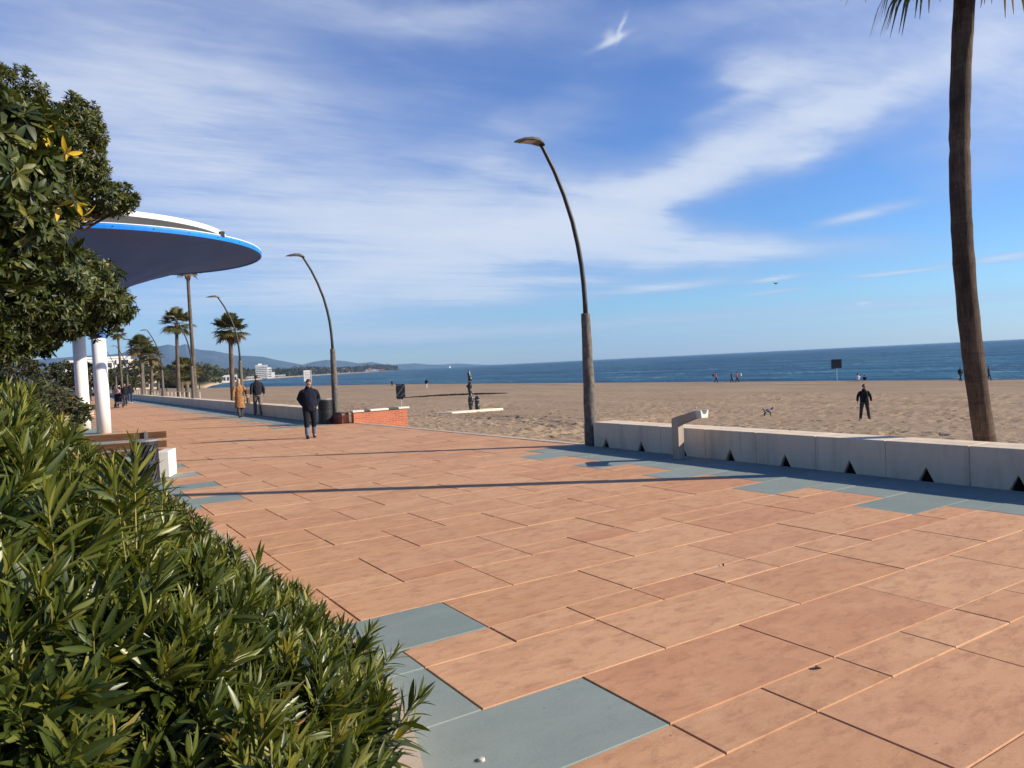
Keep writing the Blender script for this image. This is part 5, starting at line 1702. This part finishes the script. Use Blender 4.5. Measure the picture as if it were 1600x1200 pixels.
# pushchair
pc = empty('pushchair', (5.0, 61.2, 0), face_to(.05, -1), 'dark pushchair with pale seat pushed along the promenade', 'pushchair')
m = MB()
m.tube([(-.24, -.45, 1.0), (-.24, .25, .28)], .016, 6); m.tube([(.24, -.45, 1.0), (.24, .25, .28)], .016, 6); m.tube([(-.24, -.45, 1.0), (.24, -.45, 1.0)], .016, 6)
m.tube([(-.24, -.3, .16), (-.24, .1, .62)], .016, 6); m.tube([(.24, -.3, .16), (.24, .1, .62)], .016, 6)
m.build('frame', M['grey_metal'], pc)
m = MB(); m.box((0, .02, .46), (.42, .42, .06)); m.box((0, -.17, .70), (.42, .08, .50), Matrix.Rotation(R(20), 3, 'X')); m.build('seat', cloth((.02, .02, .022)), pc, bevel=.02)
m = MB(); m.box((0, .18, .36), (.40, .14, .16)); m.build('footmuff', cloth((.62, .58, .50)), pc, bevel=.03)
m = MB(); m.smooth = True
vs = []; fs = []
for j in range(9):
    th = R(-10 + 110 * j / 8)
    for i in range(9):
        x = -.23 + .46 * i / 8
        vs.append((x, -.14 + .34 * math.sin(th) * .9 - .05, .70 + .34 * math.cos(th) * (1 - .25 * (x / .23) ** 2)))
for j in range(8):
    for i in range(8): fs.append((j * 9 + i, j * 9 + i + 1, j * 9 + 10 + i, j * 9 + 9 + i))
m.add(vs, fs); hd_ = m.build('hood', cloth((.015, .015, .018)), pc); so = hd_.modifiers.new('s', 'SOLIDIFY'); so.thickness = .012
for (x, y) in ((-.26, -.30), (.26, -.30), (-.22, .27), (.22, .27)):
    m = MB(); m.smooth = True
    ring = [(x, y + .12 * math.cos(q), .135 + .12 * math.sin(q)) for q in np.linspace(0, 2 * math.pi, 17)]
    m.tube(ring, .018, 6, False); m.tube([(x - .02, y, .135), (x + .02, y, .135)], .03, 8)
    for q in range(5):
        t = q * 2 * math.pi / 5; m.tube([(x, y, .135), (x, y + .11 * math.cos(t), .135 + .11 * math.sin(t))], .006, 5)
    m.build('wheel', M['black_plastic'], pc)

# ================================================================== THINGS ON THE BEACH
# sign wrapped in dark plastic with taped straps
sg = empty('wrapped_sign', on_sand(24.9, 56.3), face_to(-.40, -.9), 'sign board wrapped in dark plastic on a thin pole beside the brick parapet', 'sign')
m = MB()
for i in range(7):
    for j in range(9): pass
m.box((0, 0, 1.42), (.74, .10, 1.10)); m.box((.06, .02, .86), (.50, .12, .22), None, 1.35)
me_ = remesh(m, .03, 2, .022, 4); link('board', me_, sg, [M['black_wrap']])
m = MB()
for (p, q) in (((-.36, 1.92), (.36, 1.0)), ((-.36, 1.30), (.1, .9)), ((.36, 1.86), (-.1, 1.9))):
    m.tube([(p[0], .068, p[1]), (q[0], .068, q[1])], .018, 6)
m.build_each('strap', simple('grey_tape', (.20, .20, .21), .5), sg)
m = MB(); m.tube([(0, 0, -.5), (0, 0, .9)], .03, 8); m.build('pole', M['rail'], sg)

# bare board on a pole at the water edge
bd = empty('beach_board', on_sand(101.5, 69.3), face_to(-.8, -.6), 'square black board on a thin pole standing at the water edge', 'sign')
m = MB(); m.box((0, 0, 2.62), (1.45, .10, 1.34)); m.box((0, .03, 3.0), (1.5, .08, .05)); m.build('board', M['black_wrap'], bd, bevel=.02)
m = MB(); m.tube([(0, 0, -.5), (0, 0, 1.96)], .045, 8); m.build('pole', simple('pale_pole', (.50, .50, .48), .5), bd)
m = MB(); m.tube([(.1, 0, 1.93), (.95, .02, 1.91)], .03, 6); m.build('side_arm', M['black_plastic'], bd)

# small white notice on a post behind the far wall
ws = empty('notice_sign', on_sand(13.0, 42.25), face_to(-.35, -1), 'small white notice board on a post, seen above the head of the bowed man', 'sign')
m = MB(); m.box((0, 0, 2.42), (.36, .03, .62)); m.build('panel', M['white_paint'], ws)
m = MB()
for k, (w_, z_) in enumerate(((.20, 2.60), (.26, 2.50), (.22, 2.41), (.25, 2.32), (.12, 2.22))): m.box((-.01 * k, .018, z_), (w_, .008, .022))
m.build_each('text_line', simple('grey_print', (.38, .38, .36), .7), ws)
m = MB(); m.box((-.22, 0, 2.40), (.06, .05, .70)); m.tube([(0, -.04, -.6), (0, -.04, 2.7)], .03, 8); m.build('post', M['rail'], ws)

# beach shower wrapped for the winter, with its low foot tap and slab
tx, ty, tz = on_sand(25.65, 46.1)
to = empty('beach_shower', (tx, ty, tz), face_to(-.5, -.86), 'tall slim beach shower wrapped in black plastic standing on the sand', 'beach shower')
m = MB()
zz = [(0, .10), (.25, .13), (.55, .16), (.78, .22), (.95, .19), (1.15, .12), (1.4, .12), (1.62, .13), (1.75, .17), (1.88, .15), (2.02, .11), (2.2, .14), (2.32, .15), (2.45, .11), (2.56, .13), (2.68, .12), (2.82, .05), (3.05, .012)]
m.tube([(.03 * math.sin(z * 5), .02 * math.cos(z * 4), z) for z, r in zz], [r for z, r in zz], 12)
m.ell((.17, .03, 1.80), (.09, .07, .07)); m.ell((-.12, .02, 2.24), (.07, .06, .13))
link('wrapped_column', remesh(m, .03, 1, .03, 6), to, [M['black_wrap']])
m = MB()
for z in (.62, 1.02, 1.5, 2.1, 2.5): m.tube([(0, 0, z), (0, 0, z + .04)], [.165 if z < 1.1 else .14] * 2, 12)
m.build_each('tape', simple('grey_tape', (.22, .22, .23), .5), to)
sx_, sy_, sz_ = on_sand(26.10, 46.0)
st_ = empty('foot_tap_post', (sx_, sy_, sz_), 0, 'short post wrapped in black plastic right of the tall wrapped shower', 'post')
m = MB(); m.tube([(0, 0, -.1), (.01, 0, .3), (0, .02, .6), (.02, 0, .9), (0, 0, 1.08)], [.15, .16, .15, .17, .13], 12); link('wrapped_post', remesh(m, .03, 1, .03, 9), st_, [M['black_wrap']])
m = MB(); m.tube([(0, 0, .78), (0, 0, .84)], [.175, .175], 12); m.build('tape', simple('grey_tape', (.22, .22, .23), .5), st_)
sl = MB()
sl.box((0, 0, 0), (7.2, 1.3, .16))
so_ = sl.build('shower_slab', M['concrete'], bevel=.015); so_.location = (25.3, 45.5, tz + .06); so_.rotation_euler = (0, R(2.0), R(31))
tag(so_, 'low pale slab under the wrapped beach shower', 'slab')

# tapered line of small dark clumps on the sand
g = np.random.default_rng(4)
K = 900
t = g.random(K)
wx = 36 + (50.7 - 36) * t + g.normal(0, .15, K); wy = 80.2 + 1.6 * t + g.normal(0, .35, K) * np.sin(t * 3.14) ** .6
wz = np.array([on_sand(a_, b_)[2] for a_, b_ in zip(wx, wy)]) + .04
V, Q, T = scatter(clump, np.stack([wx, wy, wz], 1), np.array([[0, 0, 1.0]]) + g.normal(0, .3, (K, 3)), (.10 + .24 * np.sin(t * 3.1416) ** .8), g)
tag(link('dark_streak', np_mesh('dark_streak', V * [1, 1, 1], [Q], T * .2), None, [simple('streak_brown', (.018, .013, .009), .7)]), 'dark tapered line of small clumps on the sand behind the wrapped shower', 'dark_streak', kind='stuff')

# fallen leaves on the slabs
LEAF = simple('fallen_leaf', (.06, .035, .02), .8)
for i, (x, y, s, lab) in enumerate([(3.60, 2.66, 1.0, 'dried dark leaf on the orange slabs at the lower right'), (5.20, 16.4, 1.3, 'dark leaf on the slabs near the first lamp shadow'), (4.85, 4.45, .6, 'tiny leaf bit on the slabs in the middle'), (4.3, 40, 1.6, 'dark leaf on the slabs far down the promenade')]):
    lv, lq = leaf_verts(.055 * s, .03 * s, .5, .3)
    o = link('fallen_leaf', np_mesh('fallen_leaf', lv, [lq]), None, [LEAF]); o.location = (x, y, .012); o.rotation_euler = (.2, 0, i * 1.9)
    o.modifiers.new('s', 'SOLIDIFY').thickness = .002
    tag(o, lab, 'leaf')
m = MB(); m.smooth = True
m.tube([(0, 0, -.01), (0, 0, .004), (0, 0, .006)], [.016, .016, .013], 18); o = m.build('survey_stud', M['rail']); o.location = (1.62, 2.98, .003)
tag(o, 'small pale round stud in the blue slab beside the kerb', 'stud')

# gull
x, y = 55 * math.sin(R(51.9)), 55 * math.cos(R(51.9))
gu = empty('gull', (x, y, 6.4), 0, 'small dark gull flying above the sea', 'bird')
gu.scale = (.6, .6, .6)
m = MB(); m.smooth = True; m.ell((0, 0, 0), (.06, .2, .06)); m.ell((0, .21, .02), (.035, .05, .035)); m.build('body', simple('gull_grey', (.12, .12, .13), .8), gu)
for q in (1, -1):
    m = MB(); m.add([(q * .03, .08, 0), (q * .03, -.08, 0), (q * .28, -.06, .12), (q * .28, .10, .13), (q * .55, -.08, .07), (q * .30, .1, .145), (q * .03, .08, .015)], [(0, 1, 2, 3), (3, 2, 4), (6, 5, 4, 2, 1)]); m.build('wing', simple('gull_grey', (.12, .12, .13), .8), gu)

# ================================================================== AIR
hz = MB(); hz.box((2700, 500, 195), (18000, 23400, 420))
hm, nt, out = newmat('haze_air')
pv_ = nt.node('ShaderNodeVolumePrincipled')
pv_.inputs['Color'].default_value = (0.42, 0.66, 1.0, 1)
pv_.inputs['Density'].default_value = 8.0e-5
pv_.inputs['Anisotropy'].default_value = 0.2
nt.l.new(pv_.outputs[0], out.inputs['Volume'])
tag(hz.build('haze', hm), kind='stuff')
